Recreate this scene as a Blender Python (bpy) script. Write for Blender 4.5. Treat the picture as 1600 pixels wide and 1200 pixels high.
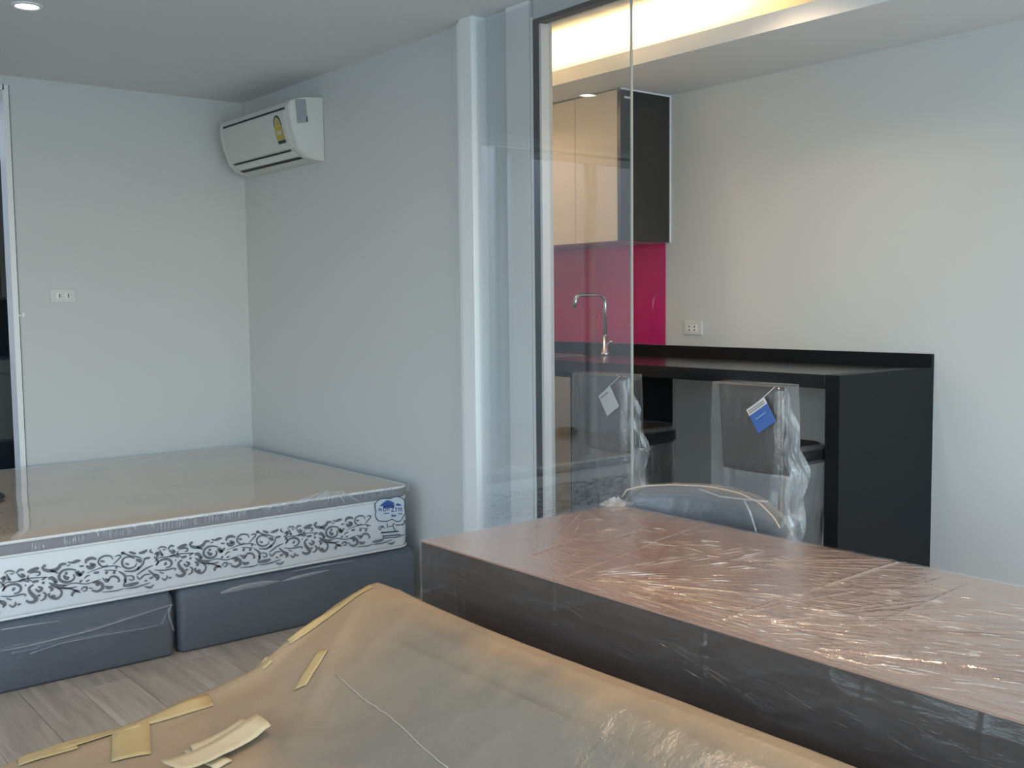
import bpy, bmesh, math, random
import numpy as np
from mathutils import Vector, Matrix

random.seed(7)
rng = np.random.RandomState(11)
for o in list(bpy.data.objects):
    bpy.data.objects.remove(o)
SC = bpy.context.scene
COL = SC.collection

# ------------------------------------------------------------------ camera
FPX = 1632.66
YAW, PITCH, ROLL = [math.radians(a) for a in (38.9927, 4.4462, -0.6247)]
CF = np.array([math.sin(YAW)*math.cos(PITCH), math.cos(YAW)*math.cos(PITCH), -math.sin(PITCH)])
_R0 = np.array([math.cos(YAW), -math.sin(YAW), 0.0])
_U0 = np.cross(_R0, CF)
CR = _R0*math.cos(ROLL) + _U0*math.sin(ROLL)
CU = -_R0*math.sin(ROLL) + _U0*math.cos(ROLL)
CP = np.array([0.0, 0.0, 1.4])
cam_d = bpy.data.cameras.new('camera')
cam_d.sensor_width = 36.0
cam_d.lens = FPX/1600*36.0
cam_d.clip_start = 0.02
cam = bpy.data.objects.new('camera', cam_d)
COL.objects.link(cam)
cam.matrix_world = Matrix([[CR[0], CU[0], -CF[0], CP[0]], [CR[1], CU[1], -CF[1], CP[1]], [CR[2], CU[2], -CF[2], CP[2]], [0, 0, 0, 1]])
SC.camera = cam

def on(p, ax, v):
    """point of the surveyed plane (axis ax = v) measured at photo position p"""
    d = CF + CR*(p[0]-800)/FPX - CU*(p[1]-600)/FPX
    t = (v-CP[ax])/d[ax]
    return CP + t*d

# ------------------------------------------------------------------ world, daylight, exposure
world = bpy.data.worlds.new('sky')
SC.world = world
world.use_nodes = True
wn = world.node_tree
wn.nodes.clear()
wo = wn.nodes.new('ShaderNodeOutputWorld')
wb = wn.nodes.new('ShaderNodeBackground')
ws = wn.nodes.new('ShaderNodeTexSky')
ws.sky_type = 'NISHITA'
ws.sun_disc = False
ws.sun_elevation = math.radians(48)
ws.sun_rotation = math.radians(200)
wb.inputs['Strength'].default_value = 0.45
wn.links.new(ws.outputs[0], wb.inputs[0])
wn.links.new(wb.outputs[0], wo.inputs[0])

def area_light(name, loc, rot, sx, sy, power, col):
    l = bpy.data.lights.new(name, 'AREA')
    l.shape = 'RECTANGLE'
    l.size = sx
    l.size_y = sy
    l.energy = power
    l.color = col
    o = bpy.data.objects.new(name, l)
    COL.objects.link(o)
    o.location = loc
    o.rotation_euler = rot
    return o
# daylight entering by the big window behind the camera
area_light('window_daylight', (0.9, -1.46, 1.25), (math.radians(90), 0, 0), 4.4, 2.1, 70, (0.50, 0.80, 1.0))
# added side light, raises the fill on the partition and kitchen wall
area_light('side_fill_light', (-1.76, 1.6, 1.3), (0, math.radians(-90), 0), 2.0, 3.4, 22, (0.50, 0.80, 1.0))

SC.view_settings.view_transform = 'Standard'
SC.view_settings.look = 'None'
SC.view_settings.gamma = 1.0
SC.view_settings.use_curve_mapping = False
SC.view_settings.exposure = 0.0
SC.cycles.transparent_max_bounces = 16
SC.cycles.max_bounces = 9

# ------------------------------------------------------------------ noise
_G = rng.rand(64, 64)
def vnoise(x, y):
    x = np.asarray(x, float); y = np.asarray(y, float)
    xi = np.floor(x).astype(int); yi = np.floor(y).astype(int)
    fx = x-xi; fy = y-yi
    fx = fx*fx*(3-2*fx); fy = fy*fy*(3-2*fy)
    g = lambda a, b: _G[a % 64, b % 64]
    return (g(xi, yi)*(1-fx)+g(xi+1, yi)*fx)*(1-fy) + (g(xi, yi+1)*(1-fx)+g(xi+1, yi+1)*fx)*fy
def ridge(x, y):
    return 1-np.abs(2*vnoise(x, y)-1)

# ------------------------------------------------------------------ materials
def new_mat(name):
    m = bpy.data.materials.new(name)
    m.use_nodes = True
    nt = m.node_tree
    return m, nt, nt.nodes['Principled BSDF'], nt.nodes['Material Output']
def N(nt, t, **kw):
    n = nt.nodes.new(t)
    for k, v in kw.items():
        setattr(n, k, v)
    return n
def noise_node(nt, scale, detail=4, rough=0.55, stretch=None, coord='Object'):
    tc = N(nt, 'ShaderNodeTexCoord')
    mp = N(nt, 'ShaderNodeMapping')
    nt.links.new(tc.outputs[coord], mp.inputs[0])
    if stretch:
        mp.inputs['Scale'].default_value = stretch
    no = N(nt, 'ShaderNodeTexNoise')
    no.inputs['Scale'].default_value = scale
    no.inputs['Detail'].default_value = detail
    no.inputs['Roughness'].default_value = rough
    nt.links.new(mp.outputs[0], no.inputs['Vector'])
    return no
def mat(name, col, rough=0.5, metal=0.0, var=0.06, nscale=8, bump=0.0, bscale=60, stretch=None, spec=0.5, coat=0.0, emit=None, estr=0):
    m, nt, p, out = new_mat(name)
    c = Vector(col)
    p.inputs['Roughness'].default_value = rough
    p.inputs['Metallic'].default_value = metal
    p.inputs['Specular IOR Level'].default_value = spec
    p.inputs['Coat Weight'].default_value = coat
    p.inputs['Coat Roughness'].default_value = 0.05
    no = noise_node(nt, nscale, stretch=stretch)
    mx = N(nt, 'ShaderNodeMix', data_type='RGBA')
    mx.inputs[6].default_value = (*(c*(1-var)), 1)
    mx.inputs[7].default_value = (*[min(1, v) for v in c*(1+var)], 1)
    nt.links.new(no.outputs[0], mx.inputs[0])
    nt.links.new(mx.outputs[2], p.inputs['Base Color'])
    if bump:
        nb = noise_node(nt, bscale, stretch=stretch)
        b = N(nt, 'ShaderNodeBump')
        b.inputs['Strength'].default_value = bump
        b.inputs['Distance'].default_value = 0.01
        nt.links.new(nb.outputs[0], b.inputs['Height'])
        nt.links.new(b.outputs[0], p.inputs['Normal'])
    if emit:
        p.inputs['Emission Color'].default_value = (*emit, 1)
        p.inputs['Emission Strength'].default_value = estr
    return m
def film_mat(name, rough=0.08, f0=0.08, fmax=0.9, haze=0.03, hazecol=(0.85, 0.88, 0.9), bump=0.3, bscale=30, stretch=None, tint=(1, 1, 1), streak=0.0, sscale=20, gloss=(1, 1, 1), power=4.0):
    """thin clear sheet: see-through, mirror-like at grazing angles, a little milky"""
    m, nt, p, out = new_mat(name)
    nt.nodes.remove(p)
    nb = noise_node(nt, bscale, 5, 0.6, stretch)
    b = N(nt, 'ShaderNodeBump')
    b.inputs['Strength'].default_value = bump
    b.inputs['Distance'].default_value = 0.01
    nt.links.new(nb.outputs[0], b.inputs['Height'])
    ge = N(nt, 'ShaderNodeNewGeometry')
    dt = N(nt, 'ShaderNodeVectorMath', operation='DOT_PRODUCT')
    nt.links.new(b.outputs[0], dt.inputs[0])
    nt.links.new(ge.outputs['Incoming'], dt.inputs[1])
    def M(op, a, bb=None, clamp=False):
        n = N(nt, 'ShaderNodeMath', operation=op, use_clamp=clamp)
        for i, v in enumerate((a, bb)):
            if v is None: continue
            if isinstance(v, (int, float)): n.inputs[i].default_value = v
            else: nt.links.new(v, n.inputs[i])
        return n.outputs[0]
    c = M('ABSOLUTE', dt.outputs['Value'])
    s = M('POWER', M('SUBTRACT', 1.0, c, True), power)
    F = M('ADD', M('MULTIPLY', s, fmax-f0), f0, True)
    tr = N(nt, 'ShaderNodeBsdfTransparent')
    tr.inputs[0].default_value = (*tint, 1)
    gl = N(nt, 'ShaderNodeBsdfGlossy')
    gl.inputs['Roughness'].default_value = rough
    gl.inputs['Color'].default_value = (*gloss, 1)
    nt.links.new(b.outputs[0], gl.inputs['Normal'])
    mx = N(nt, 'ShaderNodeMixShader')
    nt.links.new(F, mx.inputs[0]); nt.links.new(tr.outputs[0], mx.inputs[1]); nt.links.new(gl.outputs[0], mx.inputs[2])
    df = N(nt, 'ShaderNodeBsdfDiffuse'); df.inputs[0].default_value = (*hazecol, 1)
    tl = N(nt, 'ShaderNodeBsdfTranslucent'); tl.inputs[0].default_value = (*hazecol, 1)
    hm = N(nt, 'ShaderNodeMixShader'); hm.inputs[0].default_value = 0.4
    nt.links.new(df.outputs[0], hm.inputs[1]); nt.links.new(tl.outputs[0], hm.inputs[2])
    m2 = N(nt, 'ShaderNodeMixShader')
    nt.links.new(mx.outputs[0], m2.inputs[1]); nt.links.new(hm.outputs[0], m2.inputs[2])
    if streak > 0:   # whitened creases of the plastic
        ns = noise_node(nt, sscale, 6, 0.7, stretch)
        cr = N(nt, 'ShaderNodeValToRGB')
        cr.color_ramp.elements[0].position = 0.54; cr.color_ramp.elements[0].color = (0, 0, 0, 1)
        cr.color_ramp.elements[1].position = 0.72; cr.color_ramp.elements[1].color = (1, 1, 1, 1)
        nt.links.new(ns.outputs[0], cr.inputs[0])
        h = M('ADD', M('MULTIPLY', cr.outputs[0], streak), haze, True)
        nt.links.new(h, m2.inputs[0])
    else:
        m2.inputs[0].default_value = haze
    nt.links.new(m2.outputs[0], out.inputs[0])
    return m

M_WALL = mat('wall_paint', (0.69, 0.695, 0.685), 0.85, var=0.012, nscale=3, bump=0.03, bscale=180)
M_CEIL = mat('ceiling_paint', (0.76, 0.765, 0.755), 0.9, var=0.012, nscale=3)
M_WHITE = mat('white_lacquer', (0.92, 0.92, 0.93), 0.25, var=0.01)
M_BLACKGAP = mat('dark_gasket', (0.015, 0.016, 0.018), 0.5)
M_SLAB = mat('subfloor', (0.12, 0.11, 0.10), 0.9)
M_GLASS = film_mat('door_glass', 0.0, 0.085, 0.95, 0.0, bump=0.0, tint=(0.95, 0.96, 0.965))
M_GEDGE = mat('glass_edge', (0.38, 0.40, 0.37), 0.15, spec=0.8)
M_BLACKWOOD = mat('black_ash_veneer', (0.011, 0.0125, 0.0145), 0.45, spec=0.2, var=0.25, nscale=14, stretch=(1, 1, 8), bump=0.12, bscale=60)
M_DARKPANEL = mat('dark_glossy_panel', (0.045, 0.04, 0.038), 0.12, var=0.15, nscale=5, stretch=(6, 6, 1))
M_CREAM = mat('cream_laminate', (0.60, 0.55, 0.47), 0.35, var=0.04, nscale=4, stretch=(6, 6, 0.6))
M_MAGENTA = mat('magenta_back_painted_glass', (0.60, 0.02, 0.18), 0.06, var=0.01, coat=0.4)
M_STEEL = mat('brushed_steel', (0.75, 0.75, 0.76), 0.18, 1.0, var=0.03)
M_PLASTIC = mat('white_plastic', (0.74, 0.75, 0.71), 0.35, var=0.01)
M_PLASTIC2 = mat('white_plastic_frosted', (0.68, 0.69, 0.65), 0.4, var=0.01)
M_SLOT = mat('dark_slot', (0.012, 0.014, 0.014), 0.6)
M_CHARCOAL = mat('charcoal_fabric', (0.112, 0.128, 0.152), 0.75, var=0.15, nscale=40, bump=0.15, bscale=300)
M_MSIDE = mat('mattress_white_knit', (0.80, 0.81, 0.82), 0.8, var=0.03, nscale=60, bump=0.12, bscale=260)
M_MBAND = mat('mattress_grey_band', (0.27, 0.265, 0.285), 0.6, var=0.06, nscale=30)
M_PIPING = mat('mattress_piping', (0.80, 0.80, 0.79), 0.6, var=0.02)
M_PRINT = mat('grey_scroll_print', (0.16, 0.17, 0.19), 0.7, var=0.1)
M_LOGOBLUE = mat('logo_blue_print', (0.02, 0.085, 0.36), 0.6, var=0.05)
M_LOGODARK = mat('logo_dark_print', (0.02, 0.05, 0.085), 0.6, var=0.05)
M_LOGOWHITE = mat('logo_white_ground', (0.70, 0.76, 0.80), 0.6, var=0.02)
M_YELLOW = mat('label_yellow', (0.52, 0.40, 0.06), 0.5, var=0.1, nscale=60)
M_LABELBLACK = mat('label_black', (0.02, 0.025, 0.02), 0.5)
M_LABELCREAM = mat('label_cream', (0.6, 0.56, 0.36), 0.5)
M_BROWNLEATHER = mat('dark_brown_leatherette', (0.040, 0.028, 0.024), 0.4, var=0.12, nscale=30, bump=0.06, bscale=200)
M_BLACKLEATHER = mat('black_leatherette', (0.012, 0.013, 0.015), 0.4, var=0.1, nscale=30, bump=0.05, bscale=200)
M_GREYUPH = mat('blue_grey_upholstery', (0.105, 0.125, 0.15), 0.75, var=0.1, nscale=40, bump=0.1, bscale=250)
M_SOFA = mat('grey_sofa_fabric', (0.19, 0.21, 0.21), 0.85, var=0.1, nscale=30, bump=0.1, bscale=250)
M_TAGBLUE = mat('tag_blue', (0.06, 0.14, 0.42), 0.5, var=0.08)
M_TAGWHITE = mat('tag_white', (0.62, 0.62, 0.6), 0.5, var=0.04)
M_TAGPRINT = mat('tag_print', (0.25, 0.25, 0.27), 0.6)
M_TAPE = mat('masking_tape', (0.42, 0.315, 0.15), 0.55, var=0.1, nscale=20, bump=0.1, bscale=120)
M_PAPER = mat('kraft_paper_tape', (0.52, 0.44, 0.29), 0.7, var=0.08, nscale=25, bump=0.2, bscale=60)
M_DARKOBJ = mat('dark_bag_fabric', (0.02, 0.022, 0.026), 0.6)
M_CABGREY = mat('grey_cabinet_laminate', (0.11, 0.115, 0.108), 0.5, var=0.05)
M_NAVY = mat('navy_black_tile', (0.018, 0.024, 0.036), 0.3)
M_CONC = mat('balcony_render', (0.55, 0.56, 0.56), 0.9, var=0.06)
M_LED = mat('warm_led', (1, 0.8, 0.5), 0.5, emit=(1.0, 0.66, 0.30), estr=40)
M_LAMP = mat('downlight_lens', (1, 1, 1), 0.5, emit=(1.0, 0.95, 0.85), estr=9)

# dark brown wood of the big table
def wood_mat(name, c0, c1, rough, stretch, scale=6, rnd=False, bump=0.05):
    m, nt, p, out = new_mat(name)
    tc = N(nt, 'ShaderNodeTexCoord'); mp = N(nt, 'ShaderNodeMapping')
    mp.inputs['Scale'].default_value = stretch
    nt.links.new(tc.outputs['Object'], mp.inputs[0])
    if rnd:
        oi = N(nt, 'ShaderNodeObjectInfo')
        cb = N(nt, 'ShaderNodeCombineXYZ')
        mu = N(nt, 'ShaderNodeMath', operation='MULTIPLY'); mu.inputs[1].default_value = 37
        nt.links.new(oi.outputs['Random'], mu.inputs[0])
        for i in range(3): nt.links.new(mu.outputs[0], cb.inputs[i])
        nt.links.new(cb.outputs[0], mp.inputs['Location'])
    no = N(nt, 'ShaderNodeTexNoise'); no.inputs['Scale'].default_value = scale
    no.inputs['Detail'].default_value = 7; no.inputs['Roughness'].default_value = 0.62
    no.inputs['Distortion'].default_value = 1.1
    nt.links.new(mp.outputs[0], no.inputs['Vector'])
    cr = N(nt, 'ShaderNodeValToRGB')
    cr.color_ramp.elements[0].position = 0.32; cr.color_ramp.elements[0].color = (*c0, 1)
    cr.color_ramp.elements[1].position = 0.68; cr.color_ramp.elements[1].color = (*c1, 1)
    nt.links.new(no.outputs[0], cr.inputs[0])
    last = cr.outputs[0]
    if rnd:
        hs = N(nt, 'ShaderNodeHueSaturation')
        mr = N(nt, 'ShaderNodeMapRange'); mr.inputs['To Min'].default_value = 0.9; mr.inputs['To Max'].default_value = 1.08
        nt.links.new(oi.outputs['Random'], mr.inputs[0]); nt.links.new(mr.outputs[0], hs.inputs['Value'])
        nt.links.new(last, hs.inputs['Color']); last = hs.outputs[0]
    nt.links.new(last, p.inputs['Base Color'])
    p.inputs['Roughness'].default_value = rough
    b = N(nt, 'ShaderNodeBump'); b.inputs['Strength'].default_value = bump; b.inputs['Distance'].default_value = 0.004
    nt.links.new(no.outputs[0], b.inputs['Height']); nt.links.new(b.outputs[0], p.inputs['Normal'])
    return m
M_FLOOR = wood_mat('grey_oak_laminate', (0.33, 0.285, 0.235), (0.52, 0.46, 0.385), 0.42, (14, 1.0, 14), 1.6, True)
M_TABLE = wood_mat('dark_brown_veneer', (0.32, 0.195, 0.148), (0.41, 0.262, 0.203), 0.45, (9, 0.7, 9), 3.0)
M_TABLESIDE = wood_mat('brown_veneer_in_shade', (0.040, 0.032, 0.030), (0.062, 0.050, 0.046), 0.5, (9, 0.7, 9), 3.0)  # same wood as the top, darkened to put the sides' shade into the colour

# mattress top: beige damask with faint ornaments
def damask():
    m, nt, p, out = new_mat('mattress_beige_damask')
    tc = N(nt, 'ShaderNodeTexCoord')
    vo = N(nt, 'ShaderNodeTexNoise'); vo.inputs['Scale'].default_value = 5.0; vo.inputs['Detail'].default_value = 2.0; vo.inputs['Distortion'].default_value = 3.5
    nt.links.new(tc.outputs['Object'], vo.inputs['Vector'])
    wv = N(nt, 'ShaderNodeMath', operation='SINE'); mu = N(nt, 'ShaderNodeMath', operation='MULTIPLY'); mu.inputs[1].default_value = 60
    nt.links.new(vo.outputs[0], mu.inputs[0]); nt.links.new(mu.outputs[0], wv.inputs[0])
    big = N(nt, 'ShaderNodeTexNoise'); big.inputs['Scale'].default_value = 3.3; big.inputs['Detail'].default_value = 1.0
    nt.links.new(tc.outputs['Object'], big.inputs['Vector'])
    r1 = N(nt, 'ShaderNodeValToRGB'); r1.color_ramp.elements[0].position = 0.70; r1.color_ramp.elements[1].position = 0.95
    nt.links.new(wv.outputs[0], r1.inputs[0])
    r2 = N(nt, 'ShaderNodeValToRGB'); r2.color_ramp.elements[0].position = 0.52; r2.color_ramp.elements[1].position = 0.60
    nt.links.new(big.outputs[0], r2.inputs[0])
    mm = N(nt, 'ShaderNodeMath', operation='MULTIPLY')
    nt.links.new(r1.outputs[0], mm.inputs[0]); nt.links.new(r2.outputs[0], mm.inputs[1])
    mx = N(nt, 'ShaderNodeMix', data_type='RGBA')
    mx.inputs[6].default_value = (0.66, 0.52, 0.39, 1); mx.inputs[7].default_value = (0.36, 0.30, 0.25, 1)
    nt.links.new(mm.outputs[0], mx.inputs[0]); nt.links.new(mx.outputs[2], p.inputs['Base Color'])
    p.inputs['Roughness'].default_value = 0.8
    return m
M_MTOP = damask()
M_FILM_BED = film_mat('mattress_film', 0.05, 0.07, 0.95, 0.02, bump=0.05, bscale=9)
M_FILM_SIDE = film_mat('mattress_side_film', 0.10, 0.06, 0.8, 0.01, bump=0.35, bscale=22, stretch=(3, 3, 0.5))
M_FILM_BASE = film_mat('bed_base_film', 0.12, 0.05, 0.8, 0.015, bump=0.5, bscale=14, stretch=(0.6, 0.6, 2.5))
M_FILM_TABLE = film_mat('table_film', 0.13, 0.24, 0.97, 0.03, bump=0.30, bscale=36, stretch=(1.6, 0.7, 1), power=3.0)
M_FILM_TSIDE = film_mat('table_side_film', 0.16, 0.05, 0.8, 0.02, bump=0.5, bscale=18, stretch=(1, 0.5, 2), streak=0.05, sscale=9)
M_FILM_CHAIR = film_mat('chair_film', 0.12, 0.07, 0.85, 0.07, bump=0.6, bscale=16, stretch=(2, 2, 0.6), streak=0.10, sscale=10)
M_FILM_LOW = film_mat('low_chair_film', 0.22, 0.05, 0.7, 0.10, hazecol=(0.7, 0.78, 0.86), bump=0.8, bscale=22, streak=0.25, sscale=9)
M_FILM_BUNCH = film_mat('bunched_film', 0.14, 0.14, 0.9, 0.19, hazecol=(0.82, 0.88, 0.93), bump=0.8, bscale=35, stretch=(3, 3, 0.5), streak=0.40, sscale=18)
M_FILM_CREASE = film_mat('film_crease', 0.17, 0.22, 0.85, 0.20, hazecol=(0.88, 0.78, 0.68), gloss=(1.0, 0.90, 0.80), bump=0.3, bscale=60)
M_FILM_TSIDE2 = film_mat('film_crease_faint', 0.2, 0.08, 0.6, 0.07, hazecol=(0.5, 0.52, 0.55), bump=0.2)
M_FILM_BASECR = film_mat('film_crease_base', 0.15, 0.12, 0.9, 0.22, hazecol=(0.75, 0.8, 0.85), bump=0.4, bscale=40)
M_FILM_FOLD_GLINT = film_mat('film_fold_and_glint', 0.10, 0.2, 0.95, 0.28, hazecol=(0.8, 0.86, 0.92), bump=0.5, bscale=30)

def sheet_mat(name):
    m, nt, p, out = new_mat(name)
    nt.nodes.remove(p)
    def M(op, a, b=None, c=None, clamp=False):
        n = N(nt, 'ShaderNodeMath', operation=op, use_clamp=clamp)
        for i, v in enumerate((a, b, c)):
            if v is None: continue
            if isinstance(v, (int, float)): n.inputs[i].default_value = v
            else: nt.links.new(v, n.inputs[i])
        return n.outputs[0]
    tc = N(nt, 'ShaderNodeTexCoord'); sp = N(nt, 'ShaderNodeSeparateXYZ')
    nt.links.new(tc.outputs['Object'], sp.inputs[0])
    nn = noise_node(nt, 4.0, 3, 0.55)
    w = M('MULTIPLY_ADD', nn.outputs[0], 0.36, -0.18)
    xx = M('ADD', sp.outputs[0], w); yy = M('ADD', sp.outputs[1], w)
    def ramp(v, a, b): return M('DIVIDE', M('SUBTRACT', v, a), b-a, None, True)
    # the front and the far end are wrapped in tan film, the back cushions in a clearer grey one
    k = M('MAXIMUM', M('MAXIMUM', ramp(xx, 1.16, 0.94), ramp(xx, 1.36, 1.52)), ramp(yy, 1.95, 2.45))
    no = noise_node(nt, 3.5, 4, 0.55)
    def cmix(a, b):
        r = N(nt, 'ShaderNodeMix', data_type='RGBA'); r.inputs[6].default_value = (*a, 1); r.inputs[7].default_value = (*b, 1)
        return r
    g = cmix((0.36, 0.335, 0.285), (0.44, 0.40, 0.335)); t = cmix((0.49, 0.365, 0.24), (0.59, 0.445, 0.295))
    nt.links.new(no.outputs[0], g.inputs[0]); nt.links.new(no.outputs[0], t.inputs[0])
    col = N(nt, 'ShaderNodeMix', data_type='RGBA')
    nt.links.new(k, col.inputs[0]); nt.links.new(g.outputs[2], col.inputs[6]); nt.links.new(t.outputs[2], col.inputs[7])
    nb = noise_node(nt, 14, 6, 0.62)
    bp = N(nt, 'ShaderNodeBump'); bp.inputs['Strength'].default_value = 0.6; bp.inputs['Distance'].default_value = 0.01
    nt.links.new(nb.outputs[0], bp.inputs['Height'])
    df = N(nt, 'ShaderNodeBsdfDiffuse'); tl = N(nt, 'ShaderNodeBsdfTranslucent')
    for q in (df, tl): nt.links.new(col.outputs[2], q.inputs[0])
    nt.links.new(bp.outputs[0], df.inputs['Normal'])
    a = N(nt, 'ShaderNodeMixShader'); a.inputs[0].default_value = 0.33
    nt.links.new(df.outputs[0], a.inputs[1]); nt.links.new(tl.outputs[0], a.inputs[2])
    tr = N(nt, 'ShaderNodeBsdfTransparent'); tr.inputs[0].default_value = (0.95, 0.93, 0.89, 1)
    b = N(nt, 'ShaderNodeMixShader')
    nt.links.new(M('MULTIPLY_ADD', k, -0.33, 0.50), b.inputs[0])
    nt.links.new(a.outputs[0], b.inputs[1]); nt.links.new(tr.outputs[0], b.inputs[2])
    gl = N(nt, 'ShaderNodeBsdfGlossy'); gl.inputs['Roughness'].default_value = 0.24
    nt.links.new(bp.outputs[0], gl.inputs['Normal'])
    lw = N(nt, 'ShaderNodeLayerWeight'); lw.inputs[0].default_value = 0.25
    nt.links.new(bp.outputs[0], lw.inputs['Normal'])
    c = N(nt, 'ShaderNodeMixShader')
    nt.links.new(M('MULTIPLY_ADD', lw.outputs['Facing'], 0.20, 0.025), c.inputs[0])
    nt.links.new(b.outputs[0], c.inputs[1]); nt.links.new(gl.outputs[0], c.inputs[2])
    nt.links.new(c.outputs[0], out.inputs[0])
    return m
M_SHEET = sheet_mat('tan_plastic_sheet')

# ------------------------------------------------------------------ object helpers
def link(name, me, m, parent=None, label=None, cat=None, group=None, kind=None, smooth=False):
    o = bpy.data.objects.new(name, me)
    COL.objects.link(o)
    if m is not None and len(me.materials) == 0:
        me.materials.append(m)
    if smooth:
        for p in me.polygons: p.use_smooth = True
    if parent is not None:
        o.parent = parent
        o.matrix_parent_inverse = Matrix.Translation(-world_loc(parent))
    if label: o['label'] = label
    if cat: o['category'] = cat
    if group: o['group'] = group
    if kind: o['kind'] = kind
    return o
_WL = {}
def world_loc(o):
    return _WL.get(o.name, Vector((0, 0, 0)))
def thing(name, label, cat, loc, group=None, kind=None):
    o = bpy.data.objects.new(name, None)
    COL.objects.link(o)
    o.empty_display_size = 0.1
    o.location = loc
    _WL[o.name] = Vector(loc)
    if kind: o['kind'] = kind
    if label: o['label'] = label
    if cat: o['category'] = cat
    if group: o['group'] = group
    return o
def bm_mesh(bm, name='m'):
    me = bpy.data.meshes.new(name)
    bmesh.ops.recalc_face_normals(bm, faces=bm.faces)
    bm.to_mesh(me)
    bm.free()
    return me
def add_box(bm, x0, x1, y0, y1, z0, z1, bev=0, seg=2):
    r = bmesh.ops.create_cube(bm, size=1)
    vs = r['verts']
    for v in vs:
        v.co = Vector((x0 if v.co.x < 0 else x1, y0 if v.co.y < 0 else y1, z0 if v.co.z < 0 else z1))
    if bev:
        es = list({e for v in vs for e in v.link_edges})
        bmesh.ops.bevel(bm, geom=es, offset=bev, segments=seg, profile=0.5, affect='EDGES')
    return bm
def box(name, x0, x1, y0, y1, z0, z1, m, parent=None, bev=0, seg=2, **kw):
    bm = bmesh.new()
    add_box(bm, x0, x1, y0, y1, z0, z1, bev, seg)
    return link(name, bm_mesh(bm, name), m, parent, **kw)
def boxes(name, lst, m, parent=None, bev=0, **kw):
    bm = bmesh.new()
    for b in lst: add_box(bm, *b, bev)
    return link(name, bm_mesh(bm, name), m, parent, **kw)
def pydata(name, vs, fs, m, parent=None, **kw):
    me = bpy.data.meshes.new(name)
    me.from_pydata([tuple(map(float, v)) for v in vs], [], fs)
    me.update()
    return link(name, me, m, parent, **kw)
def grid_mesh(name, P, m, parent=None, **kw):
    """P: array (nu, nv, 3)"""
    nu, nv = P.shape[:2]
    idx = np.arange(nu*nv).reshape(nu, nv)
    fs = np.stack([idx[:-1, :-1], idx[1:, :-1], idx[1:, 1:], idx[:-1, 1:]], -1).reshape(-1, 4)
    return pydata(name, P.reshape(-1, 3), fs.tolist(), m, parent, **kw)
def tube(name, pts, rad, m, parent=None, seg=10, closed=False, bm=None, **kw):
    own = bm is None
    if own: bm = bmesh.new()
    pts = [Vector(p) for p in pts]
    n = len(pts)
    rings = []
    up = Vector((0, 0, 1))
    for i, p in enumerate(pts):
        if closed: t = pts[(i+1) % n]-pts[i-1]
        else: t = pts[min(i+1, n-1)]-pts[max(i-1, 0)]
        t.normalize()
        a = t.cross(up)
        if a.length < 1e-3: a = t.cross(Vector((1, 0, 0)))
        a.normalize(); b = a.cross(t).normalized()
        r = rad[i] if hasattr(rad, '__len__') else rad
        rings.append([bm.verts.new(p+a*(r*math.cos(2*math.pi*k/seg))+b*(r*math.sin(2*math.pi*k/seg))) for k in range(seg)])
    rr = range(n) if closed else range(n-1)
    for i in rr:
        A, B = rings[i], rings[(i+1) % n]
        for k in range(seg):
            bm.faces.new((A[k], A[(k+1) % seg], B[(k+1) % seg], B[k]))
    if not closed:
        bm.faces.new(rings[0]); bm.faces.new(rings[-1])
    if own:
        return link(name, bm_mesh(bm, name), m, parent, smooth=True, **kw)
def rrect(x0, x1, y0, y1, r, n=6):
    pts = []
    for cx, cy, a0 in ((x1-r, y1-r, 0), (x0+r, y1-r, 90), (x0+r, y0+r, 180), (x1-r, y0+r, 270)):
        for k in range(n+1):
            a = math.radians(a0+90*k/n)
            pts.append((cx+r*math.cos(a), cy+r*math.sin(a)))
    return pts
def rrect_loft(name, x0, x1, y0, y1, r, prof, m, parent=None, cap0=True, cap1=True, smooth=True, n=6, **kw):
    """loft of rounded rectangles; prof = [(inset, z)]"""
    bm = bmesh.new()
    rings = []
    for ins, z in prof:
        rr = max(r-ins, 0.004)
        rings.append([bm.verts.new((x, y, z)) for x, y in rrect(x0+ins, x1-ins, y0+ins, y1-ins, rr, n)])
    k = len(rings[0])
    for A, B in zip(rings[:-1], rings[1:]):
        for i in range(k):
            bm.faces.new((A[i], A[(i+1) % k], B[(i+1) % k], B[i]))
    if cap0: bm.faces.new(rings[0])
    if cap1: bm.faces.new(rings[-1])
    return link(name, bm_mesh(bm, name), m, parent, smooth=smooth, **kw)
def lathe(name, prof, c, m, parent=None, seg=28, **kw):
    bm = bmesh.new()
    rings = [[bm.verts.new((c[0]+r*math.cos(2*math.pi*k/seg), c[1]+r*math.sin(2*math.pi*k/seg), c[2]+z)) for k in range(seg)] for r, z in prof]
    for A, B in zip(rings[:-1], rings[1:]):
        for i in range(seg): bm.faces.new((A[i], A[(i+1) % seg], B[(i+1) % seg], B[i]))
    bm.faces.new(rings[0]); bm.faces.new(rings[-1])
    return link(name, bm_mesh(bm, name), m, parent, smooth=True, **kw)

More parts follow.
